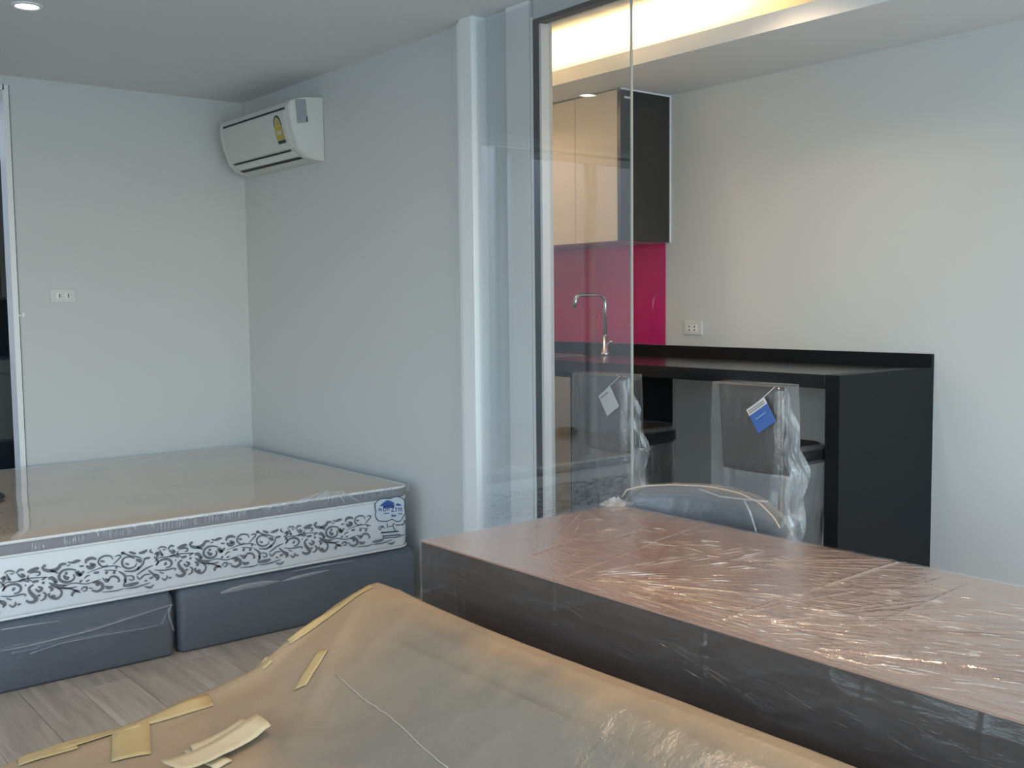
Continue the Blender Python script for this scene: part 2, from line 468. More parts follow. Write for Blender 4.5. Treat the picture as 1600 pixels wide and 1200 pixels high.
# ================================================================== THE SETTING
WX0, WX2, WX3 = -1.8, 2.75, 3.88          # left wall, partition, kitchen wall
WY0, WY1, ZC = -1.5, 5.92, 2.6            # rear wall, bedroom far wall, ceiling
floor = box('floor', WX0, 4.0, WY0, 7.5, -0.12, -0.004, M_SLAB, kind='structure', label='grey oak laminate plank floor')
pw, pl = 0.182, 1.22
pm = bpy.data.meshes.new('plank')
bm = bmesh.new(); add_box(bm, -pw/2+0.0007, pw/2-0.0007, 0.0007, pl-0.0007, -0.010, 0.0, 0.0008, 1)
pm = bm_mesh(bm, 'plank'); pm.materials.append(M_FLOOR)
nrow = int((WX3-WX0)/pw)+1
for r in range(nrow):
    x = WX0+pw*(r+0.5)
    y = WY0-random.random()*pl*0.9
    while y < WY1-0.02:
        a = max(y, WY0); e = min(y+pl, WY1)
        if e-a > 0.03 and x+pw/2 < WX3+0.19:
            o = link('plank', pm, None, floor)
            o.location = (x, a, 0.004-0.004)
            o.scale = (1, (e-a)/pl, 1)
        y += pl
box('ceiling', WX0, 4.0, WY0, 6.02, ZC, ZC+0.1, M_CEIL, kind='structure', label='plain painted white ceiling')
# bedroom far wall with a doorway and a balcony door opening
DX0, DX1, DZ = -0.9, 1.432, 2.53
boxes('wall_far', [(DX1, 2.86, WY1, WY1+0.1, 0, ZC), (DX0, DX1, WY1, WY1+0.1, DZ, ZC), (WX0, DX0, WY1, WY1+0.1, 0, ZC)], M_WALL, kind='structure', label='pale grey bedroom wall behind the mattress')
box('wall_partition', WX2, WX2+0.1, 3.765, WY1, 0, ZC, M_WALL, kind='structure', label='grey partition wall carrying the air conditioner')
box('reflection_strip', 2.770, 2.7745, 3.41, 3.569, 0, ZC, mat('reflection_tinted_panel', (0.68, 0.72, 0.75), 0.5, var=0.03), kind='structure', label='narrow wall strip coloured like the reflection on the sliding glass')  # thin panel with the glass reflection put into its colour
boxes('wall_pier', [(2.775, 2.85, 3.24, 3.765, 0, ZC), (2.752, 2.85, -1.5, 3.24, 2.52, ZC)], M_WALL, kind='structure', label='narrow wall pier and lintel behind the sliding glass')
box('wall_right', WX3, WX3+0.1, WY0, 5.2, 0, ZC, M_WALL, kind='structure', label='beige grey kitchen wall')
box('wall_kitchen', 2.85, WX3, 5.1, 5.2, 0, ZC, M_WALL, kind='structure')
boxes('wall_left', [(WX0-0.1, WX0, WY0, -0.1, 0, ZC), (WX0-0.1, WX0, 3.3, WY1+0.1, 0, ZC), (WX0-0.1, WX0, -0.1, 3.3, 0, 0.3), (WX0-0.1, WX0, -0.1, 3.3, 2.3, ZC)], M_WALL, kind='structure')
w3 = thing('window_added', None, None, (WX0-0.05, 1.6, 0.3), kind='structure')  # unseen window added as the opening for the side fill light
boxes('window_frame', [(WX0-0.08, WX0-0.03, -0.1, 3.3, 0.3, 0.35), (WX0-0.08, WX0-0.03, -0.1, 3.3, 2.25, 2.3)]+[(WX0-0.08, WX0-0.03, y-0.03, y+0.03, 0.35, 2.25) for y in (-0.07, 1.6, 3.27)], M_WHITE, w3)  # frame of the added, unseen window
boxes('wall_rear', [(WX0, -1.3, WY0-0.1, WY0, 0, ZC), (3.1, 4.0, WY0-0.1, WY0, 0, ZC), (-1.3, 3.1, WY0-0.1, WY0, 0, 0.15), (-1.3, 3.1, WY0-0.1, WY0, 2.35, ZC)], M_WALL, kind='structure')
w1 = thing('window_1', None, None, (0.9, WY0-0.05, 0.15), kind='structure')
boxes('window_frame', [(-1.3, 3.1, -1.58, -1.52, 0.15, 0.2), (-1.3, 3.1, -1.58, -1.52, 2.3, 2.35)]+[(x-0.03, x+0.03, -1.58, -1.52, 0.2, 2.3) for x in (-1.27, 0.17, 1.63, 3.07)], M_WHITE, w1)
# jamb and trims
boxes('trim_1', [(DX1-0.006, DX1+0.022, WY1-0.012, WY1+0.1, 0, DZ+0.022), (DX0-0.03, DX0+0.006, WY1-0.012, WY1+0.1, 0, DZ+0.022), (DX0, DX1, WY1-0.012, WY1+0.1, DZ-0.006, DZ+0.022)], M_WHITE, kind='structure', label='slim white lining of the dark opening beside the bedroom wall')
boxes('trim_2', [(DX1+0.022, DX1+0.027, WY1-0.004, WY1+0.002, 0, DZ+0.022)], M_BLACKGAP, kind='structure')
box('trim_3', 2.74, 2.79, 3.708, 3.768, 0, ZC, mat('grey_reveal', (0.70, 0.72, 0.74), 0.6), kind='structure', label='pale grey wall end beside the white door post')
# the white double post the glass door runs into
boxes('trim_4', [(2.715, 2.80, 3.662, 3.71, 0, ZC), (2.69, 2.80, 3.570, 3.660, 0, ZC)], M_WHITE, bev=0.003, kind='structure', label='tall white double door post at the end of the grey partition wall')
box('added_reflection_board', 2.745, 2.79, 3.262, 3.408, 0, ZC, M_WHITE, bev=0.002, kind='structure', label='white upright board added in place of a reflection in the glass door')  # added board imitating a white band reflected in the glass
boxes('trim_6', [(2.748, 2.792, 3.216, 3.240, 0, 2.515), (2.748, 2.792, -1.5, 3.240, 2.503, 2.519)], M_BLACKGAP, kind='structure', label='dark gasket line round the kitchen opening')
boxes('trim_7', [(2.747, 2.79, 3.240, 3.256, 0, 2.53), (2.76, 2.80, 3.203, 3.216, 0, 2.50)], M_WHITE, kind='structure')
# sliding glass door
d1 = thing('door_1', 'frameless clear glass sliding door pane standing half open', None, (2.72, 3.1, 0), kind='structure')
box('glass_pane', 2.714, 2.724, 2.668, 3.572, 0.012, 2.57, M_GLASS, d1)
box('glass_edge', 2.7138, 2.7242, 2.6635, 2.6675, 0.012, 2.57, M_GEDGE, d1)
box('bottom_track', 2.70, 2.74, 2.3, 3.57, 0.0, 0.012, M_STEEL, d1)
# kitchen ceiling with cove
KX = 3.266
boxes('ceiling_kitchen', [(KX+0.022, WX3, WY0, 5.1, 2.40, 2.42), (KX, KX+0.022, WY0, 5.1, 2.40, 2.466)], mat('kitchen_ceiling_paint', (0.90, 0.89, 0.87), 0.9, var=0.01), kind='structure', label='lowered kitchen ceiling with a lit cove edge')
ls = box('led_strip', KX+0.05, KX+0.065, 2.80, 4.9, 2.421, 2.427, M_LED, label='warm led strip glowing inside the ceiling cove', cat='led strip')
la = area_light('cove_light', (KX+0.06, 3.85, 2.432), (math.radians(180), 0, 0), 0.03, 2.1, 34, (1.0, 0.64, 0.27))
# balcony beyond the opening: wall made tall to keep sky out of the glass reflection
boxes('wall_balcony', [(-4.5, 2.4, 7.4, 7.5, 0, 3.3), (2.3, 2.4, WY1+0.1, 7.4, 0, 2.7)], M_CONC, kind='structure')
box('balcony_shade_slab', 1.12, 2.4, 6.02, 7.4, 2.62, 2.70, M_CONC, kind='structure')  # unseen slab added to keep the cabinets below in shade
v = thing('wall_cabinet', 'tall grey wall cabinet glimpsed in the dark opening beside the bedroom wall', 'cabinet', (1.7, 6.6, 0))
box('cabinet_body', 1.25, 2.28, 6.62, 7.19, 1.46, 2.26, M_CABGREY, v, 0.003)
box('cabinet_door', 1.25, 1.53, 6.60, 6.618, 1.465, 2.255, M_CABGREY, v, 0.002)
box('cabinet_door', 1.536, 2.28, 6.60, 6.618, 1.465, 2.255, M_CABGREY, v, 0.002)
box('handle', 1.512, 1.520, 6.585, 6.598, 1.50, 1.80, M_STEEL, v)
v = thing('low_cabinet', 'low grey cabinet with black plinth seen through the dark opening beside the mattress', 'cabinet', (1.7, 6.6, 0))
box('plinth', 1.25, 2.28, 6.60, 7.19, 0, 0.62, M_NAVY, v)
box('drawer_front', 1.25, 2.28, 6.56, 6.598, 0.64, 1.02, M_CABGREY, v, 0.003)
box('counter_top', 1.25, 2.28, 6.55, 7.19, 1.03, 1.10, M_CABGREY, v, 0.003)
box('back_panel', 1.25, 2.28, 7.15, 7.19, 1.10, 1.455, M_NAVY, v)
# fixed white framed glazing of the balcony opening
w2 = thing('window_2', None, None, (0.2, WY1+0.05, 0), kind='structure')
boxes('window_frame', [(DX0, 0.72, WY1+0.02, WY1+0.08, 0.0, 0.09), (DX0, 0.72, WY1+0.02, WY1+0.08, DZ-0.07, DZ)]+[(x-0.035, x+0.035, WY1+0.02, WY1+0.08, 0.09, DZ-0.07) for x in (DX0+0.035, -0.2, 0.685)], M_WHITE, w2)
box('glass_pane', -0.165, 0.65, WY1+0.045, WY1+0.053, 0.09, DZ-0.07, M_GLASS, w2)
box('glass_pane', DX0+0.07, -0.235, WY1+0.045, WY1+0.053, 0.09, DZ-0.07, M_GLASS, w2)
# white curtain drawn aside, with soft pleats
cu = thing('white_curtain', 'white pleated curtain drawn aside at the balcony opening', 'curtain', (0.60, 5.83, 0))
X_, Z_ = np.meshgrid(np.linspace(0.50, 0.71, 80), np.linspace(0.05, 2.48, 30), indexing='ij')
Y_ = 5.84+0.028*np.sin((X_-0.5)*2*math.pi/0.042)+0.01*(vnoise(X_*14, Z_*2)-0.5)
m_c, nt_, p_, o_ = new_mat('white_curtain_voile')
p_.inputs['Base Color'].default_value = (0.9, 0.9, 0.9, 1); p_.inputs['Roughness'].default_value = 0.9; p_.inputs['Transmission Weight'].default_value = 0.0
nw = noise_node(nt_, 300); bw = N(nt_, 'ShaderNodeBump'); bw.inputs['Strength'].default_value = 0.1; nt_.links.new(nw.outputs[0], bw.inputs['Height']); nt_.links.new(bw.outputs[0], p_.inputs['Normal'])
tl_ = N(nt_, 'ShaderNodeBsdfTranslucent'); tl_.inputs[0].default_value = (0.9, 0.9, 0.9, 1)
mx_ = N(nt_, 'ShaderNodeMixShader'); mx_.inputs[0].default_value = 0.5
nt_.links.new(p_.outputs[0], mx_.inputs[1]); nt_.links.new(tl_.outputs[0], mx_.inputs[2]); nt_.links.new(mx_.outputs[0], o_.inputs[0])
grid_mesh('curtain_cloth', np.stack([X_, Y_, Z_], -1), m_c, cu, smooth=True)
tube('curtain_rod', [(DX0+0.3, 5.84, 2.50), (1.3, 5.84, 2.50)], 0.010, M_STEEL, cu, 10)

# ================================================================== WALL THINGS
# air conditioner: profile (distance from wall, height), long axis along the partition
ay0, ay1 = 4.94, 5.80
prof = [(0.0, 2.153), (0.05, 2.156), (0.11, 2.172), (0.150, 2.205), (0.180, 2.29), (0.197, 2.37), (0.200, 2.425), (0.19, 2.447), (0.15, 2.462), (0.09, 2.474), (0.0, 2.482)]
def ac_loft(name, pr, y0, y1, m, parent, bev=0.0, **kw):
    bm = bmesh.new()
    A = [bm.verts.new((WX2-d, y0, z)) for d, z in pr]
    B = [bm.verts.new((WX2-d, y1, z)) for d, z in pr]
    k = len(pr)
    for i in range(k): bm.faces.new((A[i], A[(i+1) % k], B[(i+1) % k], B[i]))
    fa = bm.faces.new(A); fb = bm.faces.new(B)
    if bev:
        es = list(set(fa.edges) | set(fb.edges))
        bmesh.ops.bevel(bm, geom=es, offset=bev, segments=2, affect='EDGES')
    return link(name, bm_mesh(bm, name), m, parent, **kw)
ac = thing('air_conditioner', 'white split air conditioner with yellow energy label on the partition wall', 'air conditioner', (2.65, (ay0+ay1)/2, 2.153))
ac_loft('housing', prof, ay0+0.055, ay1-0.055, M_PLASTIC2, ac)
ac_loft('end_cap', prof, ay0, ay0+0.053, M_PLASTIC, ac, 0.006)
ac_loft('end_cap', prof, ay1-0.053, ay1, M_PLASTIC, ac, 0.006)
def fr(s):       # front curve of the housing, s = height
    for (d0, z0), (d1, z1) in zip(prof[:-1], prof[1:]):
        if z0 <= s <= z1: return d0+(d1-d0)*(s-z0)/(z1-z0)
    return 0.19
def ac_patch(name, y0, y1, z0, z1, m, off=0.003, n=8, thick=0.0, parent=None, **kw):
    zs = np.linspace(z0, z1, n)
    P = np.array([[(WX2-fr(z)-off, y, z) for z in zs] for y in (y0, y1)])
    if thick:
        Q = [(WX2-fr(z)-off, y, z) for y in (y0, y1) for z in zs]
        pr = [(fr(z)+off, z) for z in zs]+[(fr(z)+off-thick, z) for z in zs[::-1]]
        return ac_loft(name, pr, y0, y1, m, parent or ac, **kw)
    return grid_mesh(name, P, m, parent or ac, **kw)
fp = ac_patch('front_panel', ay0+0.05, ay1-0.05, 2.215, 2.405, M_PLASTIC2, 0.006, 10, 0.012)
ac_patch('upper_grille', ay0+0.05, ay1-0.05, 2.409, 2.419, M_SLOT, 0.002)
ac_patch('louver_flap', ay0+0.08, ay1-0.08, 2.176, 2.200, M_PLASTIC, 0.005, 4, 0.008)
ac_patch('outlet_slot', ay0+0.08, ay1-0.08, 2.202, 2.210, M_SLOT, 0.004, 3)
ac_patch('outlet_slot', ay0+0.06, ay1-0.07, 2.166, 2.173, M_SLOT, 0.004, 3)
ac_loft('panel_seam', [(d_*0.988, 2.32+(z_-2.32)*0.985) for d_, z_ in prof], ay0+0.0505, ay0+0.0565, M_SLOT, ac)
# energy label: arch, yellow body, black foot
lc = ay0+0.137
el = ac_patch('energy_label', lc-0.042, lc+0.042, 2.265, 2.335, M_YELLOW, 0.0075)
def arch(name, ro, ri, zc, m, off):
    vs, fs = [], []
    n = 16
    for k in range(n+1):
        a = math.pi*k/n
        for r in (ro, ri):
            z = zc+r*1.25*math.sin(a); y = lc+r*math.cos(a)
            vs.append((WX2-fr(z)-off, y, z))
    for k in range(n): fs.append((2*k, 2*k+1, 2*k+3, 2*k+2))
    return pydata(name, vs, fs, m, el)
arch('label_arch', 0.042, 0.001, 2.335, M_LABELCREAM, 0.0075)
arch('label_arch', 0.042, 0.034, 2.335, M_LABELBLACK, 0.0085)
arch('label_arch', 0.020, 0.004, 2.338, M_YELLOW, 0.0088)
ac_patch('label_print', lc-0.030, lc+0.030, 2.288, 2.312, M_LABELCREAM, 0.0085, 4, parent=el)
ac_patch('label_foot', lc-0.044, lc+0.040, 2.246, 2.262, M_LABELBLACK, 0.0085, 3, parent=el)
# film sheet still stuck on the end cap
pydata('protective_film', [(WX2-0.165, ay0-0.002, 2.455), (WX2-0.105, ay0-0.002, 2.462), (WX2-0.095, ay0-0.003, 2.345), (WX2-0.155, ay0-0.003, 2.335)], [(0, 1, 2, 3)], mat('blue_grey_film', (0.36, 0.40, 0.43), 0.25, var=0.15, nscale=25), ac)
pydata('film_mark', [(WX2-0.105, ay0-0.004, 2.372), (WX2-0.099, ay0-0.004, 2.372), (WX2-0.095, ay0-0.004, 2.348), (WX2-0.102, ay0-0.004, 2.346)], [(0, 1, 2, 3)], M_LABELBLACK, ac)

# light switch on the far wall
s = thing('light_switch', 'white double light switch plate on the bedroom wall', 'switch', (1.68, WY1, 1.464))
box('plate', 1.615, 1.745, WY1-0.009, WY1, 1.427, 1.501, M_PLASTIC, s, 0.003)
for x in (1.655, 1.70):
    k = box('rocker', x-0.014, x+0.014, WY1-0.014, WY1-0.008, 1.448, 1.480, M_WHITE, s, 0.002)
    box('indicator', x+0.002, x+0.010, WY1-0.0155, WY1-0.0138, 1.454, 1.474, M_TAGPRINT, k)
cs = thing('door_catch', 'tiny white catch beside the dark opening on the bedroom wall', 'catch', (1.475, WY1, 1.365))
box('catch_plate', 1.468, 1.484, WY1-0.008, WY1, 1.352, 1.376, M_WHITE, cs, 0.001)
box('catch_pin', 1.452, 1.462, WY1-0.016, WY1, 1.356, 1.366, M_WHITE, cs, 0.001)
# socket on the kitchen wall
s = thing('power_socket', 'white double power socket on the kitchen wall above the black counter', 'socket', (WX3, 3.385, 1.267))
box('plate', WX3-0.010, WX3, 3.328, 3.442, 1.235, 1.299, M_PLASTIC, s, 0.003)
for y in (3.372, 3.405):
    k = box('outlet', WX3-0.013, WX3-0.009, y-0.013, y+0.013, 1.250, 1.284, M_WHITE, s, 0.001)
    for z in (1.259, 1.275):
        box('hole', WX3-0.0138, WX3-0.0128, y-0.004, y+0.004, z-0.003, z+0.003, M_SLOT, k)
# ceiling downlight
def downlight(x, y, label, power, cone=112):
    d = thing('downlight', label, 'downlight', (x, y, ZC), 'recessed ceiling downlights')
    lathe('rim', [(0.062, 0.0), (0.060, -0.006), (0.046, -0.008), (0.044, -0.002)], (x, y, ZC), M_WHITE, d)
    lathe('lens', [(0.043, -0.0015), (0.043, -0.004)], (x, y, ZC), M_LAMP, d)
    l = bpy.data.lights.new('downlight_beam', 'SPOT')
    l.energy = power; l.color = (1.0, 0.70, 0.44); l.spot_size = math.radians(cone); l.spot_blend = 0.9; l.shadow_soft_size = 0.045
    o = bpy.data.objects.new('downlight_beam', l); COL.objects.link(o)
    o.location = (x, y, ZC-0.055)
downlight(1.194, 4.512, 'round lit recessed downlight in the bedroom ceiling', 7)
for x, y, nm in ((1.15, 2.15, 'lit downlight in the ceiling above the covered sofa'), (2.15, 1.45, 'lit downlight in the ceiling above the wrapped table'), (0.15, 3.2, 'lit downlight in the ceiling above the open floor before the bed'), (0.6, 0.5, 'lit downlight in the ceiling over the camera position')):
    downlight(x, y, nm, 60 if x > 1 else 14)
downlight(2.99, 4.15, 'added downlight brightening the kitchen aisle before the cream cabinets', 22, 150)  # unseen lamp added to brighten the cabinet fronts
downlight(2.99, 2.35, 'added downlight brightening the kitchen aisle before the bar stools', 17, 150)  # unseen lamp added to brighten the kitchen wall and bar

# ================================================================== KITCHEN
BFX, BEY, CZ = 3.239, 2.147, 1.129        # counter front, near end, top height
kc = thing('bar_counter', 'long black wooden bar counter with waterfall end panel along the kitchen wall', 'counter', (3.55, 3.0, 0))
box('counter_top', BFX, WX3-0.02, BEY+0.061, 5.09, 1.078, CZ, mat('black_counter_laminate', (0.014, 0.014, 0.015), 0.2, var=0.2, nscale=14, stretch=(8, 1, 1)), kc, 0.003)
box('end_panel', BFX, WX3-0.001, BEY, BEY+0.06, 0, CZ, M_BLACKWOOD, kc, 0.0015)
box('upstand', WX3-0.0195, WX3-0.001, BEY+0.061, 5.09, 1.05, 1.181, M_BLACKWOOD, kc, 0.001)
box('upstand_end', WX3-0.0195, WX3-0.001, BEY, BEY+0.060, CZ, 1.181, M_BLACKWOOD, kc, 0.001)
bc = thing('base_cabinet', 'cream fronted base cabinet with dark side under the counter behind the glass', 'cabinet', (3.55, 4.2, 0))
box('side_panel', BFX, WX3-0.01, 3.515, 3.571, 0, 1.076, M_BLACKWOOD, bc)
box('cabinet_body', BFX+0.022, WX3-0.01, 3.572, 5.09, 0.1, 1.05, M_CREAM, bc)
for a, e in ((3.574, 4.06), (4.064, 4.55), (4.554, 5.08)):
    box('cabinet_door', BFX+0.001, BFX+0.020, a, e, 0.1, 1.052, M_CREAM, bc, 0.0015)
box('plinth', BFX+0.05, WX3-0.01, 3.572, 5.09, 0, 0.098, M_BLACKWOOD, bc)
uc = thing('upper_cabinet', 'cream wall cabinet with glossy dark end panel above the magenta splashback', 'cabinet', (3.7, 4.2, 1.69))
box('cabinet_body', 3.556, WX3-0.002, 3.560, 5.09, 1.69, 2.396, M_CREAM, uc)
box('end_panel', 3.536, WX3-0.002, 3.540, 3.559, 1.688, 2.390, M_DARKPANEL, uc, 0.001)
box('end_trim', WX3-0.008, WX3-0.0005, 3.534, 3.5398, 1.688, 2.398, M_WHITE, uc)
box('top_trim', 3.536, WX3-0.008, 3.534, 3.5398, 2.390, 2.398, M_WHITE, uc)
for a, e in ((3.562, 3.852), (3.855, 4.46), (4.463, 5.08)):
    box('cabinet_door', 3.536, 3.5545, a, e, 1.688, 2.392, M_CREAM, uc, 0.001)
box('painted_lamp_glint', 3.562, 3.612, 3.5385, 3.5397, 2.352, 2.362, M_WHITE, uc)  # small white plate painting a lamp's reflection onto the glossy panel
box('splashback', WX3-0.010, WX3-0.001, 3.568, 5.09, 1.183, 1.686, M_MAGENTA, label='glossy magenta glass splashback panel between the cabinets', cat='splashback')
fx, fy = 3.70, 3.815
f = thing('kitchen_faucet', 'tall chrome gooseneck faucet in front of the magenta splashback', 'faucet', (fx, fy, CZ))
lathe('base', [(0.024, 0), (0.024, 0.012), (0.016, 0.018), (0.016, 0.10)], (fx, fy, CZ), M_STEEL, f)
arc = [(fx, fy, CZ+0.09), (fx, fy, 1.385)]
for k in range(1, 7):
    a = math.radians(15*k)
    arc.append((fx-0.045*(1-math.cos(a)), fy, 1.39+0.045*math.sin(a)))
arc.append((fx-0.17, fy, 1.435))
for k in range(1, 6):
    a = math.radians(15*k)
    arc.append((fx-0.17-0.035*math.sin(a), fy, 1.40+0.035*math.cos(a)))
arc.append((fx-0.207, fy, 1.372))
tube('spout', arc, 0.0105, M_STEEL, f, 12)
lathe('collar', [(0.0125, 0), (0.0125, 0.008)], (fx, fy, 1.235), M_SLOT, f)
tube('lever', [(fx, fy-0.014, 1.19), (fx, fy-0.05, 1.20)], 0.006, M_STEEL, f, 8)
sk = thing('kitchen_sink', 'steel sink rim set in the black counter behind the faucet', 'sink', (3.53, 4.15, CZ))
boxes('rim', [(3.33, 3.66, 3.90, 3.915, CZ, CZ+0.004), (3.33, 3.66, 4.40, 4.415, CZ, CZ+0.004), (3.33, 3.345, 3.915, 4.40, CZ, CZ+0.004), (3.645, 3.66, 3.915, 4.40, CZ, CZ+0.004)], M_STEEL, sk)
box('basin', 3.345, 3.645, 3.915, 4.40, CZ-0.002, CZ+0.0015, mat('sink_steel', (0.3, 0.3, 0.31), 0.3, 1.0), sk)

# ================================================================== BED
BY = 4.053
def film_front(name, x0, x1, z0, z1, y, m, parent, amp, fx_, fz_, nu=150, nv=40, extra=None, smooth=True):
    X, Z = np.meshgrid(np.linspace(x0, x1, nu), np.linspace(z0, z1, nv), indexing='ij')
    h = amp*(ridge(X*fx_, Z*fz_)**2)
    if extra is not None: h = h+extra(X, Z)
    P = np.stack([X, y-h, Z], -1)
    return grid_mesh(name, P, m, parent, smooth=smooth)
def bed_base(x0, x1, label):
    b = thing('bed_base', label, 'bed base', ((x0+x1)/2, 4.98, 0), 'dark box bases under the mattress')
    rrect_loft('box_base', x0, x1, BY, 5.90, 0.03, [(0.01, 0.0), (0, 0.012), (0, 0.235), (0.008, 0.255), (0.028, 0.2675)], M_CHARCOAL, b)
    return b
b1 = bed_base(0.76, 1.525, 'charcoal bed base box in creased plastic, half cut by the photo edge')
b2 = bed_base(1.545, 2.69, 'charcoal bed base box reaching the grey partition wall')
def seg_ridge(a, b, w, amp):
    def f_(X, Z):
        ax, az = a; bx, bz = b
        L2 = (bx-ax)**2+(bz-az)**2
        t = np.clip(((X-ax)*(bx-ax)+(Z-az)*(bz-az))/L2, 0, 1)
        d = np.hypot(X-ax-t*(bx-ax), Z-az-t*(bz-az))
        return amp*np.exp(-(d/w)**2)
    return f_
def pz(px_, py_):
    q = on((px_, py_), 1, BY-0.006); return (q[0], q[2])
r1 = [seg_ridge(pz(0, 1017), pz(140, 985), 0.004, 0.008), seg_ridge(pz(140, 985), pz(268, 944), 0.004, 0.008), seg_ridge(pz(60, 1010), pz(250, 975), 0.004, 0.004), seg_ridge(pz(20, 1022), pz(110, 1003), 0.004, 0.004), seg_ridge(pz(250, 980), pz(268, 944), 0.004, 0.004)]
film_front('plastic_wrap', 0.79, 1.521, 0.014, 0.245, BY-0.006, M_FILM_BASE, b1, 0.004, 3, 14, 300, 70, lambda X, Z: sum(r(X, Z) for r in r1))
film_front('plastic_wrap', 1.55, 2.684, 0.014, 0.245, BY-0.006, M_FILM_BASE, b2, 0.004, 3, 12, 300, 70, lambda X, Z: seg_ridge(pz(350, 940), pz(500, 900), 0.006, 0.004)(X, Z))
def fold_strip(name, pts, width, m, parent, y):
    vs, fs = [], []
    for i, (px_, py_) in enumerate(pts):
        q = on((px_, py_), 1, y); w = width*(0.35 if i in (0, len(pts)-1) else (0.8+0.5*random.random()))
        vs += [(q[0], y-0.004*random.random(), q[2]+w/2), (q[0]+0.004, y-0.008-0.004*random.random(), q[2]), (q[0], y-0.003*random.random(), q[2]-w/2)]
    for i in range(len(pts)-1):
        for k in range(2): fs.append((3*i+k, 3*i+k+1, 3*i+k+4, 3*i+k+3))
    return pydata(name, vs, fs, m, parent, smooth=True)
fold_strip('film_fold_and_glint', [(343, 927), (360, 922), (385, 916), (410, 912), (434, 908)], 0.022, M_FILM_FOLD_GLINT, b2, BY-0.012)  # strips on this right base are hazy patches imitating window glare
fold_strip('film_fold_and_glint', [(440, 908), (460, 903), (485, 897), (512, 891)], 0.014, M_FILM_FOLD_GLINT, b2, BY-0.012)
fold_strip('film_fold_and_glint', [(455, 893), (500, 884), (550, 876)], 0.006, M_FILM_FOLD_GLINT, b2, BY-0.010)
fold_strip('film_fold_and_glint', [(0, 1017), (40, 1010), (80, 1000), (140, 985), (200, 966), (268, 944)], 0.006, M_FILM_BASECR, b1, BY-0.016)
fold_strip('film_fold_and_glint', [(45, 1021), (90, 1006), (150, 994), (210, 984), (250, 976)], 0.004, M_FILM_BASECR, b1, BY-0.016)
fold_strip('film_fold_and_glint', [(266, 945), (262, 960), (270, 985)], 0.006, M_FILM_BASECR, b1, BY-0.016)
fold_strip('film_fold_and_glint', [(0, 984), (20, 981), (45, 977), (90, 970)], 0.007, M_FILM_FOLD_GLINT, b1, BY-0.012)

MX0, MX1, MY1 = 0.745, 2.662, 5.90
mt = thing('mattress', 'plastic wrapped mattress with grey scroll print and beige top on two dark bases', 'mattress', ((MX0+MX1)/2, 4.98, 0.268))
rc = 0.07
rrect_loft('side_border', MX0, MX1, BY, MY1, rc, [(0.03, 0.269), (0.006, 0.272), (0.0, 0.29), (-0.004, 0.38), (0.0, 0.492), (0.008, 0.502)], M_MSIDE, mt)
rrect_loft('grey_band', MX0, MX1, BY, MY1, rc, [(0.008, 0.502), (0.003, 0.527), (0.008, 0.550)], M_MBAND, mt, cap0=False, cap1=False)
# slightly crowned top
nx, ny = 70, 60
U, V = np.meshgrid(np.linspace(0, 1, nx), np.linspace(0, 1, ny), indexing='ij')
def top_grid(z0, crown, ins, noise):
    X = MX0+ins+(MX1-MX0-2*ins)*U; Y = BY+ins+(MY1-BY-2*ins)*V
    dx = np.minimum(X-MX0-ins, MX1-ins-X); dy = np.minimum(Y-BY-ins, MY1-ins-Y)
    # pull in the corners
    cxx = np.where(U < 0.5, MX0+ins+rc, MX1-ins-rc); cyy = np.where(V < 0.5, BY+ins+rc, MY1-ins-rc)
    ox = np.where(U < 0.5, np.minimum(X-cxx, 0), np.maximum(X-cxx, 0)); oy = np.where(V < 0.5, np.minimum(Y-cyy, 0), np.maximum(Y-cyy, 0))
    dd = np.hypot(ox, oy); s_ = np.where(dd > rc, rc/np.maximum(dd, 1e-6), 1)
    X = np.where(dd > rc, cxx+ox*s_, X); Y = np.where(dd > rc, cyy+oy*s_, Y)
    e = np.clip(np.minimum(dx, dy)/0.12, 0, 1); e = 1-(1-e)**2
    Z = z0+crown*e+noise*(vnoise(X*2.2, Y*2.2)-0.5)*e
    return np.stack([X, Y, Z], -1)
grid_mesh('top_panel', top_grid(0.550, 0.012, 0.008, 0.006), M_MTOP, mt, smooth=True)
for z, r_, ins in ((0.274, 0.005, -0.001), (0.502, 0.0055, 0.001), (0.552, 0.0065, 0.001)):
    tube('piping', [(x, y, z) for x, y in rrect(MX0+ins, MX1-ins, BY+ins, MY1-ins, rc-ins, 8)], r_, M_PIPING, mt, 8, True)
